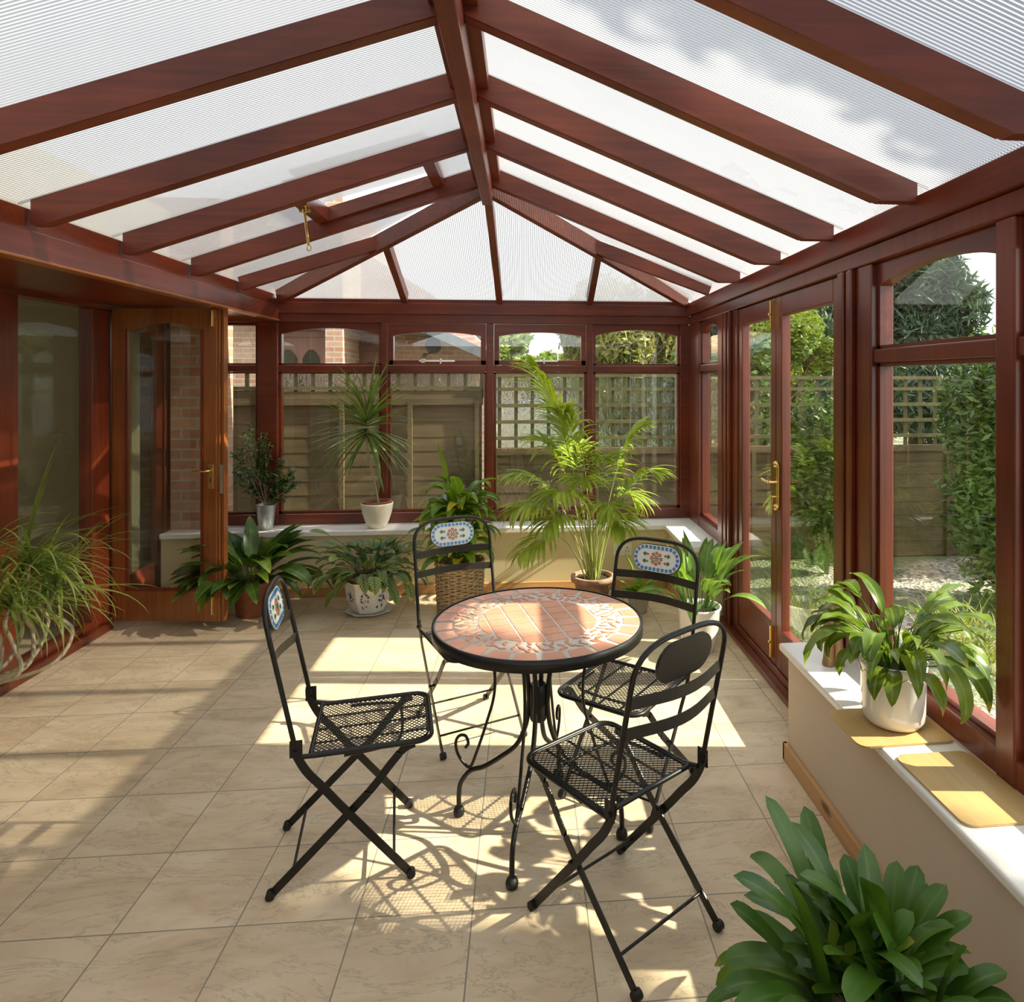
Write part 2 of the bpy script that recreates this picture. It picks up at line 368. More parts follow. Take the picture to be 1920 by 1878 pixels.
def gravel():
    m, n, out = newmat('gravel'); p = N(n, 'ShaderNodeBsdfPrincipled'); n.links.new(p.outputs[0], out.inputs[0])
    vo = N(n, 'ShaderNodeTexVoronoi'); vo.inputs['Scale'].default_value = 38; n.links.new(coords(n), vo.inputs['Vector'])
    bw = N(n, 'ShaderNodeRGBToBW'); n.links.new(vo.outputs['Color'], bw.inputs[0]); c = ramp(n, bw.outputs[0], [(.2, (.16, .14, .11)), (.8, (.60, .55, .46))]); c = mixc(n, ramp(n, noise_tex(n, coords(n), 1.2, 4), [(.40, (0, 0, 0)), (.52, (.85, .85, .85))]), c, (.08, .12, .03))
    n.links.new(c, p.inputs['Base Color']); p.inputs['Roughness'].default_value = .9
    n.links.new(bump(n, vo.outputs['Distance'], 1, .02), p.inputs['Normal']); return m
M['gravel'] = gravel()
def wavy_sheet():
    m, n, out = newmat('rippled_plastic'); rf = N(n, 'ShaderNodeBsdfRefraction'); rf.inputs['IOR'].default_value = 1.25; rf.inputs['Roughness'].default_value = .03
    rf.inputs[0].default_value = (.80, .84, .86, 1)
    v = coords(n, (1, 1, .35)); h = noise_tex(n, v, 26, 2, .5, 1.5)
    nb = bump(n, h, 1, .02); n.links.new(nb, rf.inputs['Normal'])
    gl = N(n, 'ShaderNodeBsdfGlossy'); gl.inputs['Roughness'].default_value = .1; n.links.new(nb, gl.inputs['Normal'])
    tp = N(n, 'ShaderNodeBsdfTransparent'); tp.inputs[0].default_value = (.8, .84, .86, 1)
    x = N(n, 'ShaderNodeMixShader'); x.inputs[0].default_value = .12
    y = N(n, 'ShaderNodeMixShader'); y.inputs[0].default_value = .25
    n.links.new(rf.outputs[0], y.inputs[1]); n.links.new(tp.outputs[0], y.inputs[2])
    n.links.new(y.outputs[0], x.inputs[1]); n.links.new(gl.outputs[0], x.inputs[2]); n.links.new(x.outputs[0], out.inputs[0]); return m
M['wavy'] = wavy_sheet()

# leaf colours
M['l_aspi'] = leafmat('aspidistra_leaf', (.030, .072, .012), (.10, .18, .03), rib=(.16, .26, .06), tip=(.35, .33, .06), rough=.3, trans=.28)
M['l_aspi2'] = leafmat('aspidistra_bright_leaf', (.09, .20, .03), (.22, .36, .07), rib=(.42, .5, .16), rough=.32, trans=.42)
M['l_cal'] = leafmat('calathea_leaf', (.15, .24, .07), (.32, .36, .10), rib=(.03, .09, .02), stripes=(.035, .10, .03), tip=(.50, .42, .10), rough=.4, vscale=6)
M['l_lily'] = leafmat('peace_lily_leaf', (.065, .13, .015), (.20, .29, .03), rib=(.28, .36, .07), tip=(.48, .42, .07), rough=.28, vscale=7)
M['l_bask'] = leafmat('broad_lily_leaf', (.10, .22, .018), (.24, .38, .035), rib=(.34, .45, .08), tip=(.55, .48, .07), rough=.28, vscale=6, trans=.42)
M['l_drac'] = leafmat('dracaena_leaf', (.10, .19, .04), (.26, .34, .09), rough=.35, trans=.35)
M['l_dracl'] = leafmat('dracaena_old_leaf', (.14, .23, .04), (.36, .40, .09), tip=(.45, .34, .12), rough=.38, trans=.35, vscale=5)
M['l_palm'] = leafmat('palm_leaflet', (.27, .40, .04), (.52, .62, .09), rough=.35, trans=.45, tip=(.60, .50, .22))
M['l_cliv'] = leafmat('clivia_leaf', (.028, .090, .009), (.10, .21, .018), rib=(.10, .19, .03), rough=.34, trans=.16, vscale=5)
M['l_cliv2'] = leafmat('clivia_pale_leaf', (.08, .20, .015), (.24, .34, .03), tip=(.50, .34, .10), rib=(.2, .3, .04), rough=.28, trans=.3)
M['l_shrub'] = leafmat('small_shrub_leaf', (.05, .12, .03), (.15, .26, .07), rough=.4, trans=.2)
M['l_fern'] = leafmat('bright_fern_leaf', (.20, .36, .03), (.36, .52, .06), rough=.4, trans=.45)
M['l_tree'] = leafmat('bright_tree_leaf', (.10, .20, .03), (.34, .40, .08), rough=.6, trans=.35, vscale=1.2)
M['l_will'] = leafmat('straw_green_leaf', (.12, .15, .03), (.42, .40, .13), rough=.6, trans=.3, vscale=2.5)
M['l_ever'] = leafmat('evergreen_leaf', (.015, .05, .018), (.07, .13, .05), rough=.6, trans=.15, vscale=2)
M['l_conf'] = leafmat('conifer_leaf', (.02, .055, .03), (.09, .16, .09), rough=.6, trans=.15, vscale=2)
M['l_bush'] = leafmat('garden_bush_leaf', (.03, .08, .015), (.13, .22, .045), rough=.5, trans=.3, vscale=3)
M['l_grass'] = leafmat('garden_grass', (.14, .20, .03), (.42, .42, .12), rough=.6, trans=.35, vscale=4)

# ================================================================== STRUCTURE
YB, XR, XL = 5.27, 1.288, -2.585
SILL = .47; XS = 1.072; YS = 5.04
EAVE = 2.05; YN = -.9          # rear end of the room behind the camera
b = MB(); b.box((XL-2.6, YN, -.12), (XR+.06, YB+.06, 0)); structure(b.build('floor', M['tiles']))

# low walls with their sills
b = MB(); b.box((-2.55, YS, 0), (XR, YB+.04, SILL-.03)); structure(b.build('wall_back', M['cream']))
b = MB(); b.box((XS, YN, 0), (XR+.05, 2.70, SILL-.03)); structure(b.build('wall_right', M['beige']))
b = MB(); b.box((XS, 4.36, 0), (XR+.05, YS, SILL-.03)); structure(b.build('wall_right', M['cream']))
b = MB(); b.prism([(-2.55, YS-.028, SILL-.03), (XS-.03, YS-.028, SILL-.03), (XS-.03, 4.33, SILL-.03), (XR-.001, 4.33, SILL-.03), (XR-.001, YB-.001, SILL-.03), (-2.55, YB-.001, SILL-.03)], (0, 0, .03))
structure(b.build('trim_4', M['sill'], bevel=.009, seg=3))
b = MB(); b.box((XS-.03, YN, SILL-.03), (XR-.001, 2.732, SILL)); structure(b.build('trim_5', M['sill'], bevel=.009, seg=3))
b = MB(); b.box((-2.55, YS-.018, 0), (XS-.018, YS, .07)); structure(b.build('baseboard_back', M['pine'], bevel=.003))
b = MB(); b.box((XS-.018, YN, 0), (XS, 2.718, .07)); b.box((XS-.018, 2.70, 0), (XR-.03, 2.718, .07)); structure(b.build('baseboard_right', M['piney'], bevel=.003))
b = MB(); b.box((XS-.018, 4.343, 0), (XS, YS-.018, .07)); b.box((XS, 4.343, 0), (XR-.03, 4.36, .07)); structure(b.build('baseboard_right', M['piney'], bevel=.003))

# house wall behind the camera
b = MB(); b.box((-5.2, YN-.12, 0), (XR+.05, YN, 2.12)); structure(b.build('wall_near', M['beige']))
# --- back frame
ZT, ZB, ZO = 1.665, 1.615, 1.985       # transom top, bottom, top of the openings
ZG = .565
b = MB(); y0, y1 = YB, YB+.085
b.box((-2.55, y0, SILL), (XR, y1, ZG-.015))                               # bottom rail
b.box((-2.55, y0-.01, ZO), (XR, y1, EAVE+.005))                           # head
b.box((-2.55, y0+.004, ZB), (XR, y1-.01, ZT))
BK = [(-2.25, -1.985), (-1.834, -1.083), (-1.033, -.293), (-.237, .478), (.531, 1.215)]
for a0, a1 in ((-2.55, -2.25), (-1.985, -1.834), (-1.083, -1.033), (-.293, -.237), (.478, .531), (1.215, XR+.04)):
    b.box((a0, y0-.006, SILL), (a1, y1, ZO))
structure(b.build('trim_1', M['wood_x'], bevel=.006, seg=2))
b = MB(); b.box((-2.5, YB-.03, EAVE), (XR, YB+.10, 2.135)); b.box((-2.5, YB-.012, 2.13), (XR, YB+.10, 2.165))
structure(b.build('trim_6', M['wood_x'], bevel=.004))

def plane_pt(kind, a, z, d):
    return (a, YB+d, z) if kind == 'b' else ((XR+d, a, z) if kind == 'r' else (XL-d, a, z))
def arch_header(b, kind, a0, a1, ztop, zend, rise, d0, d1, mat=0, n=14):
    """board filling the top of an opening with an arched lower edge"""
    pts = [plane_pt(kind, a0, ztop, d0), plane_pt(kind, a1, ztop, d0)]
    for i in range(n+1):
        t = i/n; a = a1+(a0-a1)*t; q = 2*t-1
        pts.append(plane_pt(kind, a, zend+rise*(1-q*q), d0))
    dv = {'b': (0, d1-d0, 0), 'r': (d1-d0, 0, 0), 'l': (-(d1-d0), 0, 0)}[kind]
    b.prism(pts, dv, mat)
def pbox(b, kind, a0, a1, z0, z1, d0, d1, mat=0):
    p = plane_pt(kind, a0, z0, d0); q = plane_pt(kind, a1, z1, d1); b.box(p, q, mat)
def window(kind, a0, a1, idx, vent=False, top_end=1.895, rise=.05, z0=ZG-.015):
    w = empty('window_%d' % idx, plane_pt(kind, (a0+a1)/2, z0, .04)); structure(w)
    off = Vector(w.location)
    def loc(o): o.data.transform(Matrix.Translation(-off)); o.parent = w; return o
    e = .0015
    fr = MB()
    for z_0, z_1 in ((z0, ZB),):
        for s0, s1 in ((a0+e, a0+.018), (a1-.018, a1-e)): pbox(fr, kind, s0, s1, z_0+e, z_1-e, .022, .07)
        pbox(fr, kind, a0+e, a1-e, z_0+e, z_0+.018, .022, .07); pbox(fr, kind, a0+e, a1-e, z_1-.014, z_1-e, .022, .07)
    loc(fr.build('glazing_bead', M['wood_z' if kind != 'b' else 'wood_x']))
    g = MB(); pbox(g, kind, a0+.015, a1-.015, z0+.015, ZB-.012, .044, .048); loc(g.build('pane', M['glass']))
    if not vent:
        fr = MB(); arch_header(fr, kind, a0+e, a1-e, ZO-e, top_end, rise, .02, .07)
        for s0, s1 in ((a0+e, a0+.018), (a1-.018, a1-e)): pbox(fr, kind, s0, s1, ZT+e, top_end+.004, .022, .07)
        pbox(fr, kind, a0+e, a1-e, ZT+e, ZT+.014, .022, .07)
        loc(fr.build('arched_header', M['wood_x' if kind == 'b' else 'wood_y']))
        g = MB(); pbox(g, kind, a0+.015, a1-.015, ZT+.012, top_end+rise+.01, .044, .048); loc(g.build('pane', M['glass']))
    else:
        s_ = MB(); arch_header(s_, kind, a0+.004, a1-.004, ZO-.004, top_end-.012, rise*.75, .004, .058)
        for s0, s1 in ((a0+.004, a0+.042), (a1-.042, a1-.004)): pbox(s_, kind, s0, s1, ZT+.003, top_end-.008, .004, .058)
        pbox(s_, kind, a0+.004, a1-.004, ZT+.003, ZT+.040, .004, .058)
        sa = loc(s_.build('opening_sash', M['wood_x'], bevel=.003))
        g = MB(); pbox(g, kind, a0+.04, a1-.04, ZT+.036, top_end+rise, .03, .034); loc(g.build('pane', M['glass']))
        c = (a0+a1)/2
        st = MB(); pbox(st, kind, c-.135, c+.135, ZT+.026, ZT+.038, -.022, -.010); pbox(st, kind, c-.12, c-.09, ZT+.018, ZT+.046, -.016, .004)
        pbox(st, kind, c+.02, c+.035, ZT+.012, ZT+.05, -.026, .004)
        o = st.build('window_stay', M['chrome'], bevel=.003); loc(o); o['label'] = 'chrome window stay'
    return w
window('b', -2.25, -1.985, 1, top_end=1.96, rise=.0)
window('b', *BK[1], 2); window('b', *BK[2], 3, vent=True); window('b', *BK[3], 4, vent=True); window('b', *BK[4], 5)

# --- right frame
b = MB(); x0, x1 = XR, XR+.085
b.box((x0, 4.36, SILL), (x1, YB, ZG-.015)); b.box((x0, YN, SILL), (x1, 2.545, ZG-.015))
b.box((x0-.008, YN, ZO), (x1, YB-.007, EAVE))
b.box((x0+.004, 4.40, ZB), (x1-.01, 5.0, ZT)); b.box((x0+.004, YN, ZB), (x1-.01, 2.44, ZT))
RW = [(4.46, 4.97), (1.765, 2.437), (1.01, 1.690), (.20, .94), (-.70, .13)]
for a0, a1 in ((4.97, YB), (2.437, 2.54), (1.690, 1.765), (.94, 1.01), (.13, .20), (YN, -.70)): b.box((x0-.004, a0, SILL), (x1, a1, ZO))
b.box((x0-.006, 4.36, SILL), (x1, 4.46, ZO))
# grooved posts beside the doors
for a0, a1, zb in ((4.06, 4.36, 0), (2.54, 2.68, SILL)):
    b.box((x0, a0, zb), (x1, a1, ZO))
    m_ = (a0+a1)/2; b.box((x0-.022, m_-.050, zb), (x0, m_-.018, ZO-.002)); b.box((x0-.022, m_+.018, zb), (x0, m_+.050, ZO-.002))
    b.box((x0-.014, m_-.010, zb), (x0, m_+.010, ZO-.002))
b.box((x0-.012, 2.66, 0), (x1, 2.70, ZO)); b.box((x0, 2.68, 0), (x1+.02, 4.08, .065)); b.box((x0-.05, 2.735, 0), (x0, 4.33, .028))
structure(b.build('trim_2', M['wood_z'], bevel=.005))
b = MB(); b.box((XR-.03, YN, EAVE+.001), (XR+.10, YB-.031, 2.145)); structure(b.build('trim_7', M['wood_y'], bevel=.004))
for i, (a0, a1) in enumerate(RW): window('r', a0, a1, 6+i)

# --- doors
def door(idx, kind, a0, a1, z0, z1, d0, th, sw, br, tr_, mat, arch=0, parent_loc=None):
    w = empty('door_%d' % idx, plane_pt(kind, (a0+a1)/2, z0, d0)); structure(w); off = Vector(w.location)
    def loc(o): o.data.transform(Matrix.Translation(-off)); o.parent = w; return o
    f_ = MB(); pbox(f_, kind, a0, a0+sw, z0, z1, d0, d0+th); pbox(f_, kind, a1-sw, a1, z0, z1, d0, d0+th)
    pbox(f_, kind, a0+sw, a1-sw, z0, z0+br, d0, d0+th)
    if arch: arch_header(f_, kind, a0+sw, a1-sw, z1, z1-tr_-arch, arch, d0, d0+th)
    else: pbox(f_, kind, a0+sw, a1-sw, z1-tr_, z1, d0, d0+th)
    loc(f_.build('door_frame', mat, bevel=.005))
    g = MB(); pbox(g, kind, a0+sw-.005, a1-sw+.005, z0+br-.005, z1-tr_+.004, d0+th*.45, d0+th*.45+.005); loc(g.build('pane', M['glass']))
    return w, loc
for idx, a0, a1 in ((1, 3.435, 4.058), (2, 2.702, 3.43)):
    w, loc = door(idx, 'r', a0, a1, .07, ZO-.004, .008, .048, .075, .21, .10, M['wood_z'])
    if idx == 1:
        # brass bolts at the foot and head of the meeting stile, seen on the inner face
        for z0, z1 in ((.11, .27), (1.82, 1.965)):
            q = MB(); q.box((XR-.006, a0+.012, z0), (XR+.008, a0+.032, z1)); q.tube([(XR-.012, a0+.022, z0), (XR-.012, a0+.022, z1)], .006, 8)
            q.ball((XR-.018, a0+.022, (z0+z1)/2), .009)
            o = loc(q.build('bolt', M['brass'])); o['label'] = 'brass door bolt'
    else:
        q = MB(); ya = a1-.035; q.box((XR-.001, ya-.018, .90), (XR+.008, ya+.018, 1.12)); q.ball((XR-.004, ya, 1.12), .018, sz=1); q.ball((XR-.004, ya, .90), .018)
        o = loc(q.build('handle_plate', M['brass'], bevel=.003)); o['label'] = 'brass handle plate'; pl = o
        q = MB(); q.tube([(XR-.001, ya, 1.03), (XR-.045, ya, 1.03)], .007, 8); q.tube([(XR-.045, ya, 1.03), (XR-.048, ya+.04, 1.028), (XR-.046, ya+.10, 1.032)], .007, 8)
        q.tube([(XR-.002, ya, .955), (XR-.03, ya, .955)], .004, 6); q.tube([(XR-.03, ya+.012*cos(t*.6), .948+.014*sin(t*.6)) for t in range(11)], .002, 5)
        q.tube([(XR-.03, ya, .935), (XR-.028, ya+.006, .88)], .003, 5); q.tube([(XR-.03, ya-.004, .935), (XR-.034, ya-.008, .862)], .003, 5)
        o = q.build('handle', M['brass']); loc(o); o['label'] = 'brass lever handle with keys'; 

# --- left side: frame between the room and the house
LZ = 1.985
b = MB()
b.box((XL-.10, YN, 0), (XL+.03, 4.50, .055)); b.box((XL-.07, YN, .055), (XL, 4.50, .10)); b.box((XL-.07, YN, LZ), (XL, YB, 2.06))
for a0, a1 in ((4.33, 4.50), (3.53, 3.73), (2.2, 2.34), (.9, 1.04), (YN, -.7), (5.16, 5.27)): b.box((XL-.075, a0, .0), (XL+.004, a1, LZ))
structure(b.build('trim_3', M['wood_z'], bevel=.005))
for i, (a0, a1) in enumerate(((3.73, 4.33), (2.34, 3.53), (1.04, 2.2), (-.7, .9))):
    g = MB(); g.box((XL-.04, a0, .10), (XL-.034, a1, LZ)); w = empty('window_%d' % (11+i), (XL, (a0+a1)/2, .1)); structure(w)
    o = g.build('pane', M['glass']); o.data.transform(Matrix.Translation(-Vector(w.location))); o.parent = w
# open folding leaf standing out into the room
th = .05
q0 = Vector((-2.572, 4.53, 0)); q1 = Vector((-1.875, 4.455, 0)); dv = (q1-q0); LW_ = dv.length; ang = math.atan2(dv.y, dv.x)
def leaf_door(idx, loc, rz, width, z0, z1, sw, mats, edge):
    w = empty('door_%d' % idx, (loc[0], loc[1], z0), rz); structure(w); H = z1-z0
    f_ = MB(); f_.box((0, -.022, 0), (sw, .022, H)); f_.box((width-sw, -.022, 0), (width, .022, H)); f_.box((sw, -.022, 0), (width-sw, .022, .20))
    pts = [(sw, -.022, H), (width-sw, -.022, H)]; n_ = 14
    for i in range(n_+1):
        t = i/n_; a = (width-sw)+(2*sw-width)*t; q = 2*t-1; pts.append((a, -.022, H-.145+.055*(1-q*q)))
    f_.prism(pts, (0, .044, 0)); f_.build('door_frame', mats[0], w, bevel=.005)
    g = MB()
    for s0, s1 in ((sw, sw+.014), (width-sw-.014, width-sw)): g.box((s0, -.026, .20), (s1, -.016, H-.13))
    g.box((sw, -.026, .19), (width-sw, -.016, .212)); g.build('glazing_bead', M['wood_z'], w)
    g = MB(); g.box((sw-.004, -.003, .196), (width-sw+.004, .003, H-.088)); g.build('pane', M['glass'], w)
    if edge:
        e_ = MB(); e_.box((width, -.020, 0), (width+.018, .026, H)); e_.box((width+.022, -.012, 0), (width+.04, .034, H)); e_.box((width+.018, .0, 0), (width+.022, .02, H))
        o = e_.build('rebated_edge', M['faded_golden_lit'], w, bevel=.003); o['label'] = 'orange-brown rebated edge'
    return w
w = leaf_door(3, q0, ang, LW_-.035, .045, 2.0, .088, (M['faded_golden_lit'],), True)
wd = LW_-.035
q = MB(); q.box((wd-.055, -.030, .83), (wd-.018, -.022, .985)); o = q.build('lock_plate', M['brass'], w, bevel=.003); o['label'] = 'brass lock plate'
q = MB(); q.tube([(wd-.036, -.028, .945), (wd-.036, -.062, .945), (wd-.06, -.066, .945), (wd-.13, -.064, .94)], .007, 8); o = q.build('handle', M['brass'], w); o['label'] = 'brass lever handle'
q = MB(); q.box((wd-.038, -.0305, .87), (wd-.032, -.029, .90)); q.build('keyhole', M['dark'], w)
for z in ((1.84, 1.945), (.045, .16)):
    q = MB(); q.box((wd-.034, -.028, z[0]), (wd-.018, -.022, z[1])); q.tube([(wd-.026, -.034, z[0]+.004), (wd-.026, -.034, z[1]-.004)], .005, 8); o = q.build('bolt', M['brass'], w); o['label'] = 'brass flush bolt'
q = MB(); q.box((wd+.019, -.024, .80), (wd+.036, -.013, .98)); o = q.build('strike_plate', M['chrome'], w); o['label'] = 'steel strike plate'
leaf_door(4, (XL-.03, 4.52), R(90), .63, .06, 1.98, .075, (M['wood_z'],), False)

# house wall and the dim room behind the left frame
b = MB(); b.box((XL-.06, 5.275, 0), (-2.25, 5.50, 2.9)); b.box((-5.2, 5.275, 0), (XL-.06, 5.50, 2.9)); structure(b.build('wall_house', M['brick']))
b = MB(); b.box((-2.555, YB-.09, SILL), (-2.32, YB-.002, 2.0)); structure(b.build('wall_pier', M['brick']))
b = MB(); b.box((-5.2, YN, 0), (-5.08, 5.27, 2.7)); structure(b.build('wall_left', M['olive']))
b = MB(); b.box((-5.08, 4.95, 0), (XL-.11, 5.05, 2.7)); structure(b.build('wall_left', M['olive']))
b = MB(); b.box((-5.2, YN, 2.7), (XL-.02, 5.5, 2.8)); b.box((XL-.08, YN, 2.06), (XL-.02, 5.27, 2.7)); structure(b.build('ceiling', M['olive']))
# wooden soffit and the gutter beam that carries the rafters
b = MB(); b.box((XL, YN, 2.018), (-1.86, YB-.03, 2.032)); structure(b.build('trim_8', M['wood_y']))
XB = -1.818
b = MB(); b.box((XB-.05, YN, 2.0), (XB, YB-.03, 2.105)); b.box((XB-.07, YN, 2.105), (XB-.022, YB-.03, 2.19)); structure(b.build('trim_9', M['wood_y'], bevel=.004))
b = MB(); b.box((XB-.053, YN, 1.992), (XB+.006, YB-.03, 2.004)); structure(b.build('trim_10', M['orange'], bevel=.003))
# curtain inside the house
b = MB(); Z = [0.03, .5, .9, 1.3, 1.7, 2.0]
n_ = 40; vs = []; fs = []
for i, z in enumerate(Z):
    e_y = [4.60, 4.64, 4.73, 4.76, 4.79, 4.80][i]
    for k in range(n_+1):
        t = k/n_; y = 4.93-(4.93-e_y)*t; x = XL-.28+.022*sin(t*PI*9)
        vs.append((x, y, z))
for i in range(len(Z)-1):
    for k in range(n_): fs.append((i*(n_+1)+k, i*(n_+1)+k+1, (i+1)*(n_+1)+k+1, (i+1)*(n_+1)+k))
b.add(vs, fs, 0, True); o = b.build('curtain', M['curtain'])
sm = o.modifiers.new('thick', 'SOLIDIFY'); sm.thickness = .006
tag(o, 'cream curtain hanging inside the dim room behind the left glass frame', 'curtain')

# --- roof: ridge, rafters, polycarbonate
roof = empty('ceiling', (-.22, 2, 2.1)); structure(roof)
roff = Vector(roof.location)
def rloc(o): o.data.transform(Matrix.Translation(-roff)); o.parent = roof; return o
RX, RYE = -.215, 3.98      # ridge position and end
RZ = 2.655                 # underside of rafters where they reach the ridge
EZ = 2.125                 # underside at eaves
RD = .092; RW_ = .046
ry = [-.27, .33, .925, 1.52, 2.115, 2.71, 3.29, 3.925]
for y in ry:
    for s_ in (1, -1):
        xe = XR-.03 if s_ > 0 else XB-.0; cut = .12 if s_ > 0 else .04
        xr_ = RX+.03*s_
        k = (EZ-RZ)/(xe-s_*cut-xr_)      # slope
        L = [(xr_, RZ), (xe-s_*cut, EZ), (xe, EZ), (xe, EZ+RD*.35 if s_ > 0 else EZ+.03), (xr_, RZ+RD+.015)]
        top_e = RZ+RD+.015+k*(xe-xr_)
        L[3] = (xe, max(EZ+.012, top_e))
        r_ = MB(); r_.prism([(p[0], y-RW_/2, p[1]) for p in L], (0, RW_, 0))
        # bead moulding low on both faces
        for yy in (y-RW_/2-.004, y+RW_/2):
            r_.prism([(p[0], yy, p[1]) for p in ((xr_, RZ+.003), (xe-s_*(cut+.01), EZ+.003), (xe-s_*(cut+.01), EZ+.019), (xr_, RZ+.019))], (0, .004, 0))
        rloc(r_.build('rafter', M['raft_x'], bevel=.003))
r_ = MB(); r_.box((RX-.03, YN, 2.56), (RX+.03, RYE, RZ+.03)); rloc(r_.build('ridge_beam', M['raft_y'], bevel=.006))
r_ = MB(); r_.box((RX-.075, YN, RZ+.03), (RX+.075, RYE+.02, RZ+.10)); rloc(r_.build('ridge_board', M['raft_y'], bevel=.004))
# hips and jack rafters
apex = Vector((RX, RYE, RZ-.03)); cr_ = Vector((XR-.03, YB-.03, EZ)); cl_ = Vector((XB, YB-.03, EZ))
for c_ in (cr_, cl_):
    r_ = MB(); r_.bar(apex+Vector((0, 0, .05)), c_+Vector((0, 0, .045)), .045, .11); rloc(r_.build('hip_rafter', M['raft_x'], bevel=.004))
def hip_at_y(c_, y): t = (y-apex.y)/(c_.y-apex.y); return apex+(c_-apex)*t
def hip_at_x(c_, x): t = (x-apex.x)/(c_.x-apex.x); return apex+(c_-apex)*t
for c_, s_ in ((cr_, 1), (cl_, -1)):
    p = hip_at_y(c_, 4.56); e_ = Vector((XR-.03 if s_ > 0 else XB, 4.56, EZ+.0))
    r_ = MB(); r_.bar(p+Vector((0, 0, .055)), e_+Vector((0, 0, .045)), .044, .088); rloc(r_.build('jack_rafter', M['raft_x'], bevel=.003))
for x, c_ in ((RX, None), (.50, cr_), (-.90, cl_)):
    p = apex if c_ is None else hip_at_x(c_, x); bt = x if c_ is not None else -.19
    r_ = MB(); r_.bar(p+Vector((0, 0, .05)), (bt, YB-.02, EZ+.045), .046, .085); rloc(r_.build('jack_rafter', M['raft_y'], bevel=.003))
# panels
def panel(name, pts, mat):
    r_ = MB(); r_.prism(pts, (0, 0, .012)); return rloc(r_.build(name, mat))
PZ = RD+.018
bays = list(zip([YN]+ry, ry+[None]))
zr_ = RZ+PZ+.0
def side_z(x, s_):
    xe = XR-.03 if s_ > 0 else XB; cut = .12 if s_ > 0 else .04; xr_ = RX+.03*s_
    k = (EZ-RZ)/(xe-s_*cut-xr_); return RZ+RD+.018+k*(x-xr_)
XE = {1: XR+.02, -1: XB-.06}
VENT = (-1.13, -.46)
for i, (y0, y1) in enumerate(bays):
    if y1 is None: continue
    for s_ in (1, -1):
        xs = [RX+.06*s_, XE[s_]]
        segs = [xs]
        if s_ < 0 and abs(y0-3.29) < .01: segs = [(RX-.06, VENT[1]), (VENT[0], XE[-1])]
        for xa, xb in segs:
            panel('polycarbonate_sheet', [(xa, y0+.002, side_z(xa, s_)), (xb, y0+.002, side_z(xb, s_)), (xb, y1-.002, side_z(xb, s_)), (xa, y1-.002, side_z(xa, s_))], M['polyY'])
for s_, c_ in ((1, cr_), (-1, cl_)):
    y0 = 3.927; xa = RX+.05*s_; xb = XE[s_]
    panel('polycarbonate_sheet', [(xa, y0, side_z(xa, s_)), (xb, y0, side_z(xb, s_)), (xb, YB, side_z(xb, s_)), (xa, RYE+.06, side_z(xa, s_))], M['polyY'])
zt = RZ+PZ
panel('polycarbonate_sheet', [(RX, RYE+.04, zt+.01), (XR-.0, YB+.05, 2.168), (XB-.0, YB+.05, 2.168)], M['polyX'])
# pale cover strip where the sheets meet the ridge
r_ = MB(); 
# opening roof light in the fourth bay
va, vb = VENT; yv0, yv1 = 3.318, 3.90
fr = MB()
def vz(x): return side_z(x, -1)
for x0, x1 in ((va-.005, va+.05), (vb-.05, vb+.005)):
    fr.prism([(x0, yv0, vz(x0)-.045), (x1, yv0, vz(x1)-.045), (x1, yv0, vz(x1)+.03), (x0, yv0, vz(x0)+.03)], (0, yv1-yv0, 0))
for y0 in (yv0, yv1-.03):
    fr.prism([(va, y0, vz(va)-.045), (vb, y0, vz(vb)-.045), (vb, y0, vz(vb)+.03), (va, y0, vz(va)+.03)], (0, .03, 0))
vf = rloc(fr.build('roof_vent_frame', M['wood_x']))
panel('roof_vent_sheet', [(va+.02, yv0+.01, vz(va)+.075), (vb-.02, yv0+.01, vz(vb)+.045), (vb-.02, yv1-.01, vz(vb)+.045), (va+.02, yv1-.01, vz(va)+.075)], M['polyY'])
hx = va+.03; hz = vz(hx)-.05
h_ = MB(); h_.box((hx-.02, 3.50, hz), (hx+.02, 3.56, hz+.012)); h_.tube([(hx, 3.53, hz), (hx, 3.53, hz-.03)], .012, 8)
h_.tube([(hx-.025, 3.53, hz-.02), (hx+.03, 3.53, hz-.02)], .008, 8)
h_.tube([(hx, 3.53, hz-.03), (hx+.02, 3.53, hz-.19)], .007, 8); h_.tube([(hx+.022+.010*cos(t*.7), 3.53, hz-.205+.016*sin(t*.7)) for t in range(10)], .003, 6)
o = rloc(h_.build('winding_handle', M['brass'])); o['label'] = 'brass winding handle of the roof vent'

# ================================================================== TABLE
def clip_poly(poly, cx, cy, r, n=48):
    for k in range(n):
        a = 2*PI*k/n; nx, ny = cos(a), sin(a); out = []
        d = [r-((p[0]-cx)*nx+(p[1]-cy)*ny) for p in poly]
        for i in range(len(poly)):
            j = (i+1) % len(poly)
            if d[i] >= 0: out.append(poly[i])
            if d[i]*d[j] < 0:
                t = d[i]/(d[i]-d[j]); out.append((poly[i][0]+(poly[j][0]-poly[i][0])*t, poly[i][1]+(poly[j][1]-poly[i][1])*t))
        poly = out
        if len(poly) < 3: return []
    return poly
def area(p): return abs(sum(p[i][0]*p[(i+1) % len(p)][1]-p[(i+1) % len(p)][0]*p[i][1] for i in range(len(p))))/2
TZ = .72; TR = .362
table = empty('bistro_table', (.047, 2.375, 0), 0)
tag(table, 'round bistro table with terracotta mosaic top on black scrolled iron legs', 'table')
b = MB(); b.lathe([(.001, -.016), (TR-.006, -.016), (TR-.006, -.001), (.001, -.001)], (0, 0, TZ), 64, 0, close=False)
tt = []
nr = 24
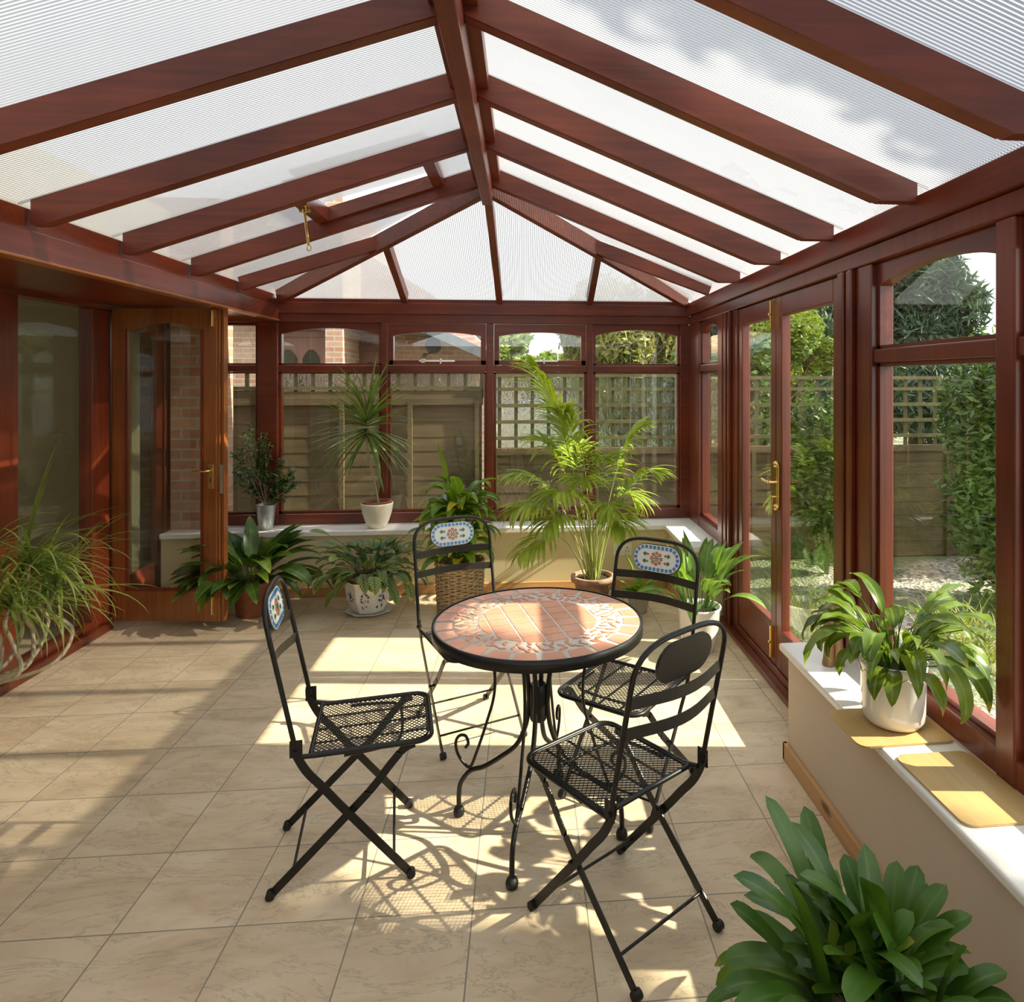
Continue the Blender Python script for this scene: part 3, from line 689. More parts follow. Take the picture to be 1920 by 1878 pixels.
for k in range(nr):                       # outer ring
    a0 = 2*PI*(k+.06)/nr; a1 = 2*PI*(k+.90)/nr
    P = [((TR-.012)*cos(a0+(a1-a0)*i/4), (TR-.012)*sin(a0+(a1-a0)*i/4)) for i in range(5)]
    P += [((TR-.067)*cos(a1-(a1-a0)*(i/2*.86+.07)), (TR-.067)*sin(a1-(a1-a0)*(i/2*.86+.07))) for i in range(3)]
    tt.append((P, 1))
rnd = random.Random(3)
placed = []
for _ in range(3600):                      # broken leaf shaped tiles
    r = rnd.uniform(.218, .284); a = rnd.uniform(0, 2*PI); L = rnd.uniform(.015, .023); w_ = L*rnd.uniform(.28, .45)
    th_ = a+rnd.choice((.5, -.5, .9, 1.3, 2.0, .1))+rnd.uniform(-.4, .4)
    x, y = r*cos(a), r*sin(a); rad = (L+w_)*.5
    if any((x-q[0])**2+(y-q[1])**2 < ((rad+q[2])*.92)**2 for q in placed): continue
    placed.append((x, y, rad)); P = []
    for i in range(10):
        t = i/10*2*PI; px = L*cos(t); py = w_*sin(t)*abs(sin(t))**.3+.12*L*sin(2*t*.5+th_*9); P.append((x+px*cos(th_)-py*sin(th_), y+px*sin(th_)+py*cos(th_)))
    tt.append((P, 2))
g = .0735; rot = R(14)
for i in range(-4, 5):                     # inner disc of squares
    for j in range(-4, 5):
        x0, y0 = (i-.5)*g+.012, (j-.5)*g*.86+.01
        P = [(x0+.004, y0+.0025), (x0+g-.004, y0+.0025), (x0+g-.004, y0+g*.86-.0025), (x0+.004, y0+g*.86-.0025)]
        P = [(p[0]*cos(rot)-p[1]*sin(rot), p[0]*sin(rot)+p[1]*cos(rot)) for p in P]
        P = clip_poly(P, 0, 0, .205)
        if len(P) > 2 and area(P) > 1e-4: tt.append((P, 1))
for P, m_ in tt:
    n_ = len(P); cxp = sum(p[0] for p in P)/n_; cyp = sum(p[1] for p in P)/n_
    if m_ == 1: ins = P
    else: ins = [(cxp+(p[0]-cxp)*.78, cyp+(p[1]-cyp)*.78) for p in P]
    zt = TZ+(.0006 if m_ == 1 else .0016)
    sA = sum(P[i][0]*P[(i+1) % n_][1]-P[(i+1) % n_][0]*P[i][1] for i in range(n_))
    if sA < 0: P = P[::-1]; ins = ins[::-1]
    vs = [(p[0], p[1], TZ-.0015) for p in P]+[(p[0], p[1], zt) for p in ins]
    b.add(vs, [tuple(range(n_, 2*n_))]+[(i, (i+1) % n_, n_+(i+1) % n_, n_+i) for i in range(n_)], m_)
b.build('tabletop', [M['putty'], M['ttile'], M['tdisc']], table)
b = MB(); b.lathe([(TR-.006, .003), (TR, .003), (TR+.001, -.034), (TR-.006, -.034), (TR-.006, -.017)], (0, 0, TZ), 72, 0, close=False)
b.lathe([(TR-.3, -.022), (TR-.006, -.022), (TR-.006, -.017), (TR-.3, -.017)], (0, 0, TZ), 48, 0, close=False)
b.build('rim', M['black'], table)
def smooth_path(P, n=6):
    P = [Vector(p) for p in P]; out = []
    Q = [P[0]*2-P[1]]+P+[P[-1]*2-P[-2]]
    for i in range(1, len(Q)-2):
        for k in range(n):
            t = k/n; a, b_, c, d = Q[i-1], Q[i], Q[i+1], Q[i+2]
            out.append(.5*((2*b_)+(c-a)*t+(2*a-5*b_+4*c-d)*t*t+(3*b_-a-3*c+d)*t**3))
    out.append(P[-1]); return out
leg0 = None
base_ang = R(163)
for k in range(4):
    a = base_ang+k*PI/2; l_ = MB()
    def rz(L): return smooth_path([(r*cos(a), r*sin(a), z) for r, z in L])
    l_.tube(rz([(.293, .02), (.293, .075), (.285, .12), (.25, .165), (.20, .185), (.14, .225), (.080, .275), (.048, .34), (.036, .40), (.034, .46), (.044, .55), (.078, .69)]), .0085, 8)
    l_.tube(rz([(.268, .245), (.258, .262), (.268, .286), (.29, .285), (.305, .262), (.300, .225), (.28, .195), (.252, .178), (.228, .23), (.19, .34), (.162, .44), (.160, .53), (.176, .62), (.188, .695)]), .0055, 7)
    lg = l_.build('leg', M['black'], table)
    f_ = MB(); f_.lathe([(.006, .036), (.015, .031), (.020, .018), (.018, .004), (.012, 0)], (.293*cos(a), .293*sin(a), 0), 16); f_.build('foot', M['rubber'], lg)
b = MB(); b.lathe([(.026, .372), (.029, .377), (.029, .492), (.026, .497)], (0, 0, 0), 20); b.build('hub', M['black'], table)

# ================================================================== CHAIRS
CHP = dict(w=.185, uh=-.195, zh=.444, ua=-.281, za=.843, zt=.894, uff=.139, urf=-.268, ufc=.205, ubc=-.156, zs=.415, sw=.172)
def make_chair():
    c = empty('folding_bistro_chair'); w = CHP['w']
    # back hoop
    def up(z): t = (z-CHP['zh'])/(CHP['za']-CHP['zh']); return CHP['uh']+(CHP['ua']-CHP['uh'])*t
    P = [(up(.455), -w, .455), (up(.60), -w, .60), (up(.74), -w, .74)]
    for k in range(0, 21):
        t = PI*k/20; x = -cos(t); z_ = sin(t)
        y = w*(abs(x)**.62)*(1 if x > 0 else -1); z = .785+.109*(z_**.75)
        P.append((up(z), y, z))
    P += [(up(.74), w, .74), (up(.60), w, .60), (up(.455), w, .455)]
    b = MB(); b.tube(P, .0075, 8); b.build('back_hoop', M['black'], c)
    for z in (.742, .658):
        b = MB(); L = []
        for k in range(13):
            t = k/12; y = -w+2*w*t; L.append((up(z)-.040*sin(PI*t)**1.2, y, z))
        b.strip(L, (0, 0, 1), .031, .003); b.build('back_slat', M['blackwarm'], c)
    # medallion leaning with the back
    lean = math.atan2(CHP['uh']-CHP['ua'], CHP['za']-CHP['zh'])
    zc = .820; org = Vector((up(zc)-.006, 0, zc)); ey = Vector((0, 1, 0)); ez = Vector((-sin(lean), 0, cos(lean))); ex = Vector((cos(lean), 0, sin(lean)))
    def at(y, z, d): return org+ey*y+ez*z+ex*d
    ra, hb = .052, .104        # end radius, half length
    def stadium(r, n_=10):
        L = []
        for k in range(n_+1):
            t = -PI/2+PI*k/n_; L.append(((hb-ra)+r*cos(t), r*sin(t)))
        for k in range(n_+1):
            t = PI/2+PI*k/n_; L.append((-(hb-ra)+r*cos(t), r*sin(t)))
        return L
    b = MB(); S = stadium(ra+.004); b.prism([at(y, z, -.006) for y, z in S], ex*.009, 0)
    mp = b.build('medallion', M['blackwarm'], c)
    b = MB(); S = stadium(ra+.001); b.prism([at(y, z, .0031) for y, z in S], ex*.003, 0)
    per = 2*(2*(hb-ra))+2*PI*(ra-.009); nb = 26
    def on_path(s_):
        st = 2*(hb-ra); rr = ra-.009; arc = PI*rr; s_ %= (2*st+2*arc)
        if s_ < st: return (-(hb-ra)+s_, -rr, 0)
        s_ -= st
        if s_ < arc: t = -PI/2+s_/rr; return ((hb-ra)+rr*cos(t), rr*sin(t), t+PI/2)
        s_ -= arc
        if s_ < st: return ((hb-ra)-s_, rr, PI)
        s_ -= st; t = PI/2+s_/rr; return (-(hb-ra)+rr*cos(t), rr*sin(t), t+PI/2)
    def sq(cy, cz, a, h1, h2, mat, tri=False):
        Q = [(-h1, -h2), (h1, -h2), (h1, h2), (-h1, h2)] if not tri else [(-h1, -h2), (h1, 0), (-h1, h2)]
        b.prism([at(cy+p*cos(a)-q_*sin(a), cz+p*sin(a)+q_*cos(a), .0061) for p, q_ in Q], ex*.0012, mat)
    for k in range(nb):
        y, z, a = on_path(per*(k+.5)/nb); sq(y, z, a, .0063, .0066, 1)
    for k in range(8): a = PI*k/4; sq(.0215*cos(a), .0215*sin(a), a, .0062, .0066, 2)
    for k in range(6): a = PI*k/3; sq(.0095*cos(a), .0095*sin(a), a, .003, .003, 3)
    sq(0, 0, 0, .003, .003, 4)
    for sy in (-1, 1):
        for sz in (-1, 1):
            sq(sy*.053, sz*.0145, PI/4, .0065, .0065, 3); sq(sy*.038, sz*.0145, 0 if sy < 0 else PI, .005, .006, 3, True)
    b.build('mosaic', [M['mwhite'], M['mblue'], M['morange'], M['mgreen'], M['mnavy']], mp)
    # seat rim
    u0, u1, s_, zs = CHP['ubc'], CHP['ufc'], CHP['sw'], CHP['zs']
    b = MB(); L = []
    rc = .05
    for cx_, cy_, a0 in ((u1-rc, s_-rc, 0), (u0+.012, s_-.012, 90), (u0+.012, -s_+.012, 180), (u1-rc, -s_+rc, 270)):
        rr = rc if cx_ > .1 else .012
        for k in range(7): t = R(a0+90*k/6); L.append((cx_+rr*cos(t), cy_+rr*sin(t), zs))
    b.tube(L, .0075, 8, closed=True)
    L2 = [(p[0]-.0 if p[0] < .1 else p[0]-.011, p[1]*.945, zs+.002) for p in L]; b.tube(L2, .004, 6, closed=True)
    for sy in (1, -1): b.tube([(u0+.02, sy*s_, zs), (-.182, sy*(s_+.008), zs+.006)], .0075, 8)
    seat = b.build('seat', M['black'], c)
    # expanded metal mesh
    b = MB(); rows = 36; wy = .93*s_; x0, x1 = u0+.006, u1-.008
    cellx = .0155; celly = .0092
    ny = int(2*wy/celly); nx = int((x1-x0)/(cellx/2))
    def inside(x, y):
        if x > u1-rc and abs(y) > s_-rc: return math.hypot(x-(u1-rc), abs(y)-(s_-rc)) < rc-.006
        return abs(y) < s_-.004
    for j in range(ny+1):
        yb = -wy+j*celly; prev = None
        for i in range(nx+1):
            x = x0+i*cellx/2; y = yb+(celly/2 if (i % 2) ^ (j % 2) else -celly/2)
            ok = inside(x, y)
            if prev is not None and ok:
                p, q_ = Vector((*prev, zs+.001)), Vector((x, y, zs+.001)); d = (q_-p).normalized(); n_ = Vector((-d.y, d.x, 0))*.0010
                z1 = Vector((0, 0, .0010))
                b.add([p-n_-z1, q_-n_-z1, q_+n_-z1, p+n_-z1, p-n_+z1, q_-n_+z1, q_+n_+z1, p+n_+z1], [(0,3,2,1),(4,5,6,7),(0,1,5,4),(2,3,7,6)], 0)
            prev = (x, y) if ok else None
    for y in (-.085, 0, .085): b.strip([(x0, y, zs-.006), (x1-.002, y, zs-.006)], (0, 1, 0), .008, .003)
    b.build('mesh', M['black'], seat)
    # crossing flat legs
    for sy in (-1, 1):
        for nm, yy, P in (('leg', w-.004, [(up(.47), .47), (-.196, .435), (-.165, .375), (-.115, .315), (-.05, .235), (CHP['uff'], .012)]),
                          ('leg', w-.020, [(.150, .408), (.118, .395), (.075, .350), (.03, .295), (-.03, .235), (CHP['urf'], .012)])):
            b = MB(); L = smooth_path([(p[0], sy*yy, p[1]) for p in P], 5); b.strip(L, (0, 0, 1) if False else (cos(.8), 0, sin(.8)), .024, .0045)
            lg = b.build(nm, M['black'], c)
            e = P[-1]; f_ = MB(); f_.tube([(e[0], sy*yy-.011, .0135), (e[0], sy*yy+.011, .0135)], .0135, 12); f_.build('foot_cap', M['rubber'], lg)
        b = MB(); b.tube([(-.035, sy*(w-.026), .2325), (-.035, sy*(w+.004), .2325)], .005, 8); b.build('pivot_pin', M['black'], c)
        b = MB(); b.tube([(-.195, sy*(w-.012), .440), (-.195, sy*(w+.010), .440)], .007, 8)
        b.box((-.212, sy*(w+.001), .425), (-.176, sy*(w+.004), .475)); b.build('hinge', M['black'], c)
    for u, z, yy in ((.088, .072, w-.006), (-.205, .072, w-.022)):
        b = MB(); b.tube([(u, -yy, z), (u, yy, z)], .0045, 8); b.build('stretcher', M['black'], c)
    b = MB(); L = smooth_path([(-.06, w-.02, .40), (.04, w-.03, .402), (.10, w-.06, .402), (.115, 0, .402), (.10, -w+.06, .402), (.04, -w+.03, .402), (-.06, -w+.02, .40)]); b.tube(L, .005, 7); b.build('seat_support', M['black'], c)
    return c
def copy_tree(o, parent=None):
    c = o.copy(); COL.objects.link(c); c.parent = parent
    for ch in list(o.children): copy_tree(ch, c)
    return c
ch0 = make_chair()
chairs = [(-.523, 2.322, .182, 'black folding bistro chair on the left, seen side on with its mosaic edge narrow'),
          (-.226, 3.032, -1.141, 'black folding bistro chair behind the table in front of the wicker basket'),
          (.367, 2.534, -2.23, 'black folding bistro chair behind the table nearest the double doors'),
          (.252, 2.0, 2.207, 'black folding bistro chair in front, its back turned with a plain black oval')]
for i, (x, y, a, lab) in enumerate(chairs):
    o = ch0 if i == 0 else copy_tree(ch0)
    o.location = (x, y, 0); o.rotation_euler = (0, 0, a); tag(o, lab, 'chair', 'folding chairs round the mosaic table')

# ================================================================== PLANTS
def prof_lance(t): return max(0, sin(PI*min(1, t**.78)))**.8
def prof_broad(t): return max(0, sin(PI*min(1, t)**.72))**.62
def prof_strap(t): return (.62+.38*min(1, t*3))*(1 if t < .78 else math.sqrt(max(0, 1-((t-.78)/.22)**2)))
def prof_blade(t): return min(1, .55+t*2)*max(0, 1-t)**.55
WALLY = [None]
def leaf(b, p, az, el, L, Wd, droop, prof=prof_lance, fold=.18, n=9, mat=0, pet=0, petr=.0022, twist=0, curl=0, wave=0, dpow=1.4, petmat=None):
    if WALLY[0] is not None and sin(az) > .1:      # room towards the wall
        room = WALLY[0]-p[1] if not hasattr(p, 'y') else WALLY[0]-p.y
        reach = (pet+L)*max(.35, cos(el-droop*.45))*sin(az)
        if reach > room: q_ = max(.25, room/reach); L *= q_; pet *= q_; el = min(R(88), el+.15)
    p = Vector(p); tot = pet+L; seg = n+(3 if pet else 0); pts = []; q = p.copy(); frames = []
    for i in range(seg+1):
        if pet: s_ = pet*i/3 if i <= 3 else pet+L*(i-3)/n
        else: s_ = L*i/n
        frames.append(s_)
    cur = p.copy(); last = 0; path = []
    for s_ in frames:
        t = s_/tot; e = el-droop*t**dpow; a = az+curl*t
        d = Vector((cos(a)*cos(e), sin(a)*cos(e), sin(e)))
        cur = cur+d*(s_-last); last = s_; path.append((cur.copy(), d, a, e, s_))
    if pet: b.tube([x[0] for x in path[:4]], petr, 5, petmat if petmat is not None else mat, cap=False)
    st = 3 if pet else 0; vs = []; uvs = []
    for i in range(st, seg+1):
        c, d, a, e, s_ = path[i]; t = min(1.0, max(0.0, (s_-pet)/L))
        side = Vector((-sin(a), cos(a), 0)); nr_ = side.cross(d)*-1
        tw = twist*t; sd_ = side*cos(tw)+nr_*sin(tw); nr2 = nr_*cos(tw)-side*sin(tw)
        hw = Wd/2*prof(t) if i < seg else Wd*.01
        wv = wave*Wd*sin(t*17+az*3)
        up_ = nr2*(fold*hw*2)
        vs += [c+sd_*hw+up_+nr2*wv, c, c-sd_*hw+up_-nr2*wv]; uvs += [(0, t), (.5, t), (1, t)]
    fs = []
    for i in range(seg-st):
        k = i*3; fs += [(k, k+1, k+4, k+3), (k+1, k+2, k+5, k+4)]
    b.add(vs, fs, mat, True, uvs)
    return path[-1][0]
def pot(parent, r0, r1, h, mat, rim=.012, rimh=.03, soil=True, sides=32, name='pot', smooth=True, z0=0):
    b = MB(); t = .008
    b.lathe([(r0*.9, z0), (r0, z0+.004), (r0+(r1-r0)*(1-rimh/h), z0+h-rimh), (r1+rim, z0+h-rimh), (r1+rim, z0+h-.004), (r1+rim-.004, z0+h), (r1-t, z0+h), (r1-t, z0+h-.03), (r0*.8, z0+h-.035)], n=sides, smooth=smooth)
    o = b.build(name, mat, parent)
    if soil:
        s_ = MB(); n_ = 24; rr = r1-t-.001; vs = [(0, 0, z0+h-.018)]
        for k in range(n_): vs.append((rr*cos(2*PI*k/n_), rr*sin(2*PI*k/n_), z0+h-.024+.004*sin(k*2.3)))
        s_.add(vs, [(0, 1+k, 1+(k+1) % n_) for k in range(n_)], 0, True); s_.build('soil', M['soil'], parent)
    return o
def plant(name, loc, label, cat='potted plant'): return tag(empty(name, loc), label, cat)
RN = random.Random
SZ = SILL+.001

WALLY[0] = .27
# 1 aspidistra in a terracotta pot, left end of the back wall
rn = RN(11); P = plant('potted_aspidistra', (-1.80, 4.70, 0), 'broad dark-leaved plant in a plain terracotta pot beside the open left door')
pot(P, .095, .13, .23, M['terracotta'])
b = MB()
for k in range(80):
    az = rn.uniform(0, 2*PI); el = R(rn.uniform(25, 82)); L = rn.uniform(.22, .35)*(1.15 if abs(az-6) < .9 or az < .4 else 1)
    if sin(az) > .6: el = max(el, R(62))
    leaf(b, (.05*cos(az), .05*sin(az), .21), az, el, L, rn.uniform(.085, .125), R(rn.uniform(40, 95)), prof_broad, .16, 9, 0 if rn.random() < .8 else 1, pet=rn.uniform(.08, .20), twist=rn.uniform(-.5, .5), curl=rn.uniform(-.4, .4))
b.build('foliage', [M['l_aspi'], M['l_bask']], P)

WALLY[0] = .10
# 2 small shrub in a zinc vase on the sill
rn = RN(5); z = onY(499, 960, 5.14); P = plant('vase_of_shrub', (z.x, 5.14, SZ), 'slim zinc vase with a small-leaved shrub at the left end of the back sill')
b = MB(); b.lathe([(.046, 0), (.048, .004), (.070, .172), (.073, .175), (.073, .180), (.067, .180), (.045, .03)], n=28); b.build('vase', M['zinc'], P)
b = MB(); l_ = MB()
def twig(p, az, el, L, depth):
    pts = [Vector(p)]; a, e = az, el
    for i in range(6):
        e += rn.uniform(-.12, .10); a += rn.uniform(-.25, .25)
        pts.append(pts[-1]+Vector((cos(a)*cos(e), sin(a)*cos(e), sin(e)))*L/6)
    b.tube(pts, lambda t: (.0032-.002*t)*(1 if depth == 0 else .6), 5, cap=False)
    for i in range(2, 7):
        if depth < 1:
            for _ in range(2): twig(pts[i], a+rn.uniform(-1.6, 1.6), e+rn.uniform(-.7, .3), L*.38, 1)
        for _ in range(4): leaf(l_, pts[i], rn.uniform(0, 6.28), R(rn.uniform(-20, 60)), rn.uniform(.028, .042), .017, .5, prof_lance, .1, 4)
for az, el, L in ((R(165), 72, .44), (R(150), 82, .40), (R(190), 60, .36), (R(30), 70, .26), (R(-10), 55, .24), (R(100), 78, .34), (R(10), 40, .22), (R(200), 45, .26), (R(-40), 50, .20)):
    twig((0, 0, .165), az, R(el), L, 0)
b.build('stems', M['trunk'], P); l_.build('foliage', M['l_shrub'], P)

WALLY[0] = .11
# 3 dracaena in a cream pot on the sill
rn = RN(8); z = onY(707, 960, 5.13); P = plant('potted_dracaena', (z.x, 5.13, SZ), 'spiky-crowned dracaena on a thin bent stem in a cream pot on the back sill')
b = MB(); b.lathe([(.055, 0), (.062, .003), (.085, .05), (.105, .11), (.114, .165), (.116, .180), (.112, .183), (.107, .180), (.104, .13)], n=36); b.build('pot', M['creampot'], P)
b = MB(); b.lathe([(.08, .12), (.100, .186), (.104, .190), (.104, .196), (.098, .196), (.096, .17)], n=30); b.build('inner_pot', M['terracotta'], P)
b = MB(); b.lathe([(.001, .175), (.097, .172)], n=20, close=False); b.build('soil', M['soil'], P)
st = smooth_path([(.01, 0, .17), (-.005, 0, .26), (-.03, 0, .38), (-.055, -.01, .50), (-.07, -.01, .64), (-.065, -.01, .80)]); b = MB(); b.tube(st, .0075, 7); b.build('stem', M['trunk'], P)
b = MB()
for k in range(96):
    el = R(rn.uniform(-58, 84)); t = (math.degrees(el)+58)/142; az = rn.choice((0, PI))+rn.uniform(-1.1, 1.1); zz = .66+.17*t
    L = rn.uniform(.34, .48)
    if sin(az) > 0: az = -az if rn.random() < .7 else az
    leaf(b, (-.068, -.01, zz), az, el, L, rn.uniform(.024, .033), R(rn.uniform(5, 45)), prof_blade, .22, 9)
b.build('foliage', M['l_drac'], P)

WALLY[0] = .30
# 4 calathea in an octagonal blue and white pot
rn = RN(21); P = plant('potted_calathea', (-1.035, 4.68, 0), 'patterned-leaf plant in an eight-sided blue and white china pot on a saucer')
b = MB(); b.lathe([(.10, .0), (.155, .018), (.160, .024), (.150, .024), (.10, .012)], sides=8, smooth=False); b.build('saucer', M['whitepot'], P)
b = MB(); b.lathe([(.095, .014), (.105, .02), (.145, .10), (.155, .16), (.158, .20), (.178, .226), (.178, .232), (.160, .226), (.148, .19)], sides=8, smooth=False)
M['chinablue'] = principled('china_blue', (.03, .07, .30), .25, var=.3, vscale=50)
for k in range(8):                               # painted sprays, one on each face
    a = 2*PI*(k+1)/8
    def fp(u, v):                                # point on the face plane, slightly proud of it
        z0, z1, r0, r1 = .04, .17, .119, .157
        r = (r0+(r1-r0)*((v-z0)/(z1-z0)) if v < .10 else .145+(v-.10)*.17)*cos(PI/8)+.0035
        return Vector((r*cos(a)-u*sin(a), r*sin(a)+u*cos(a), v))
    for _ in range(26):
        u = rn.gauss(0, .014); v = rn.uniform(.055, .165); s_ = rn.uniform(.004, .009); t0 = rn.uniform(0, 6)
        pts = [fp(u+s_*cos(t0+i*1.26)*(.6 if i % 2 else 1), v+s_*sin(t0+i*1.26)) for i in range(5)]
        nrm = Vector((cos(a), sin(a), 0)); b.add(pts, [(0, 1, 2, 3, 4)], 1)
b.build('china_pot', [M['whitepot'], M['chinablue']], P)
b = MB(); b.lathe([(.11, .16), (.135, .236), (.139, .240), (.139, .252), (.128, .252), (.125, .22)], n=30); b.build('inner_pot', M['terracotta'], P)
b = MB(); b.lathe([(.001, .235), (.127, .23)], n=20, close=False); b.build('soil', M['soil'], P)
b = MB()
for k in range(95):
    az = rn.uniform(0, 2*PI); el = R(rn.uniform(15, 85)); out = rn.random()
    if sin(az) > .5: el = max(el, R(60))
    leaf(b, (.07*cos(az), .07*sin(az), .235), az, el, rn.uniform(.11, .17), rn.uniform(.062, .080), R(rn.uniform(60, 130)), prof_broad, .10, 7, 0, pet=rn.uniform(.07, .27)*(1.5 if rn.random() < .25 else 1), petr=.0018, twist=rn.uniform(-.8, .8), curl=rn.uniform(-.7, .7), dpow=1.8)
for az, L in ((R(170), .36), (R(185), .30), (R(10), .30), (R(-15), .34), (R(120), .3)):
    leaf(b, (0, 0, .24), az, R(58), .19, .055, R(75), prof_lance, .12, 8, 0, pet=L*.8, petr=.002)
b.build('foliage', M['l_cal'], P)

WALLY[0] = .38
# 5 broad-leaved plant in a wicker basket
rn = RN(33); P = plant('plant_in_basket', (-.43, 4.60, 0), 'bright broad-leaved plant in a tall round wicker basket against the back wall', 'potted plant')
b = MB(); hh = .36
for i in range(30):
    z = .006+i*hh/30; r = .142+.016*z/hh; L = []
    for k in range(48): a = 2*PI*k/48; L.append(((r+.005*(1 if (k//2+i) % 2 else -1))*cos(a), (r+.005*(1 if (k//2+i) % 2 else -1))*sin(a), z+.002*sin(a*5+i*1.7)))
    b.tube(L, .0062, 5, closed=True)
for k in range(24): a = 2*PI*(k+.5)/24; b.tube([(.144*cos(a), .144*sin(a), 0), (.16*cos(a), .16*sin(a), hh+.005)], .004, 5)
b.lathe([(.001, .004), (.14, .004)], close=False)
b.lathe([(.134, 0), (.148, hh-.01)], close=False, n=24)
b.build('basket', M['wicker'], P)
b = MB(); b.lathe([(.001, .29), (.148, .285)], n=24, close=False); b.build('soil', M['soil'], P)
b = MB()
for k in range(125):
    az = rn.uniform(0, 2*PI); zz = .30+.46*rn.random()**.8; el = R(rn.uniform(38, 86))
    leaf(b, (.04*cos(az), .04*sin(az)-.02, zz), az, el, rn.uniform(.19, .27), rn.uniform(.058, .085), R(rn.uniform(70, 160)), prof_lance, .16, 10, 0 if rn.random() < .95 else 1, pet=rn.uniform(.02, .07), petr=.003, twist=rn.uniform(-.6, .6), curl=rn.uniform(-.6, .6), dpow=1.5)
for k in range(7):
    a = 2*PI*k/7; b.tube([(.03*cos(a), .03*sin(a)-.02, .27), (.045*cos(a), .045*sin(a)-.02, .76)], .007, 6)
leaf(b, (-.03, 0, .30), R(200), R(88), .30, .075, R(14), prof_lance, .3, 9, 0, pet=.56, petr=.004)
M['l_yel'] = leafmat('yellowing_leaf', (.30, .30, .02), (.60, .50, .05), rough=.4, trans=.4)
b.build('foliage', [M['l_bask'], M['l_yel']], P)

WALLY[0] = .28
# 6 tall palm
rn = RN(4); PO = Vector((.47, 4.72, 0)); P = plant('potted_palm', PO, 'tall feathery palm in a weathered clay pot by the right end of the back wall')
pot(P, .10, .135, .20, M['claypot'], rim=.016, rimh=.035)
st = MB(); fr_ = MB()
def frond(tip_px, mid_h, start=(0, 0), leafl=.26, nl=22, bare=.45, sag=.0, Y=4.72):
    """stem from the pot, arching to a point seen at tip_px"""
    u, v, yy = tip_px; tip = onY(u, v, yy)-PO; p0 = Vector((start[0], start[1], .17))
    top = Vector((tip.x*.45, tip.y*.45, mid_h))
    L = []
    for i in range(25):
        t = i/24; L.append(p0*(1-t)**2+top*(2*t*(1-t))+tip*t*t)
    st.tube(L, lambda t: .0055-.0045*t, 6, cap=False)
    for i in range(nl):
        t = bare+(1-bare)*(i+.5)/nl; k = t*24; i0 = int(min(23, k)); c = L[i0].lerp(L[i0+1], k-i0); d = (L[i0+1]-L[i0]).normalized()
        side = d.cross(Vector((0, 0, 1)));
        if side.length < .1: side = Vector((1, 0, 0))
        side.normalize(); q = (i+.5)/nl; ll = 1.25*leafl*(max(.02, sin(PI*(.22+.72*q)))**.7)
        for s_ in (1, -1):
            dd = (d*(.45+.75*q)+side*s_*(1-.45*q)+Vector((0, 0, .12))).normalized()
            az = math.atan2(dd.y, dd.x); el = math.asin(max(-1, min(1, dd.z)))
            leaf(fr_, c, az+rn.uniform(-.08, .08), el+rn.uniform(-.1, .1), ll*rn.uniform(.85, 1.1), .026, R(rn.uniform(35, 75)), prof_lance, .22, 6, 0, dpow=1.3)
for a in (((1000, 690, 4.60), 1.35, (.02, .01), .34, 34, .42), ((1052, 770, 4.55), 1.20, (-.02, 0), .28, 26, .45), ((1200, 800, 4.70), 1.12, (.03, .02), .25, 20, .52),
          ((1225, 885, 4.45), .98, (.04, -.02), .25, 20, .5), ((965, 890, 4.55), .98, (-.03, 0), .24, 18, .5), ((965, 960, 4.40), .90, (-.03, -.02), .25, 20, .5),
          ((975, 1040, 4.35), .72, (-.05, -.03), .22, 14, .6), ((1150, 960, 4.30), .90, (.01, -.04), .24, 18, .5), ((1090, 900, 4.35), 1.0, (0, -.03), .22, 16, .55),
          ((1020, 990, 4.30), .85, (-.01, -.04), .22, 16, .55), ((1085, 835, 4.9), 1.1, (0, .03), .24, 16, .55), ((1195, 940, 4.85), .95, (.04, .02), .22, 16, .55), ((1010, 820, 4.85), 1.1, (-.02, .02), .26, 18, .52), ((1040, 930, 4.3), .95, (0, -.03), .24, 18, .5), ((1130, 860, 4.5), 1.05, (.02, -.02), .24, 18, .5), ((1170, 990, 4.4), .8, (.03, -.03), .22, 16, .55)):
    frond(*a)
for k in range(14):
    a = rn.uniform(0, 6.28); r = rn.uniform(.01, .06); st.tube(smooth_path([(r*cos(a), r*sin(a), .17), (r*1.3*cos(a), r*1.3*sin(a), .40), (r*2*cos(a), r*2*sin(a), .62)], 4), lambda t: .008-.005*t, 6, cap=False)
st.build('stems', M['palmstem'], P); fr_.build('fronds', M['l_palm'], P)

WALLY[0] = .45
# 7 small bright plant
rn = RN(9); P = plant('small_potted_plant', (.76, 4.52, 0), 'little bright green plant in a black-rimmed grey pot between the palm and the white pot')
pot(P, .055, .078, .13, M['greypot'], rim=.003, rimh=.012)
b = MB(); b.lathe([(.055, .10), (.075, .135), (.082, .140), (.082, .146), (.074, .144), (.07, .12)], n=24); b.build('liner', M['blackpot'], P)
b = MB()
for k in range(42): az = rn.uniform(0, 6.28); leaf(b, (.02*cos(az), .02*sin(az), .115), az, R(rn.uniform(30, 85)), rn.uniform(.10, .17), .034, R(rn.uniform(30, 90)), prof_lance, .15, 7, 0, wave=.05)
leaf(b, (-.01, 0, .11), R(170), R(84), .20, .06, R(25), prof_lance, .2, 8, 0, pet=.10)
b.build('foliage', M['l_fern'], P)

WALLY[0] = None
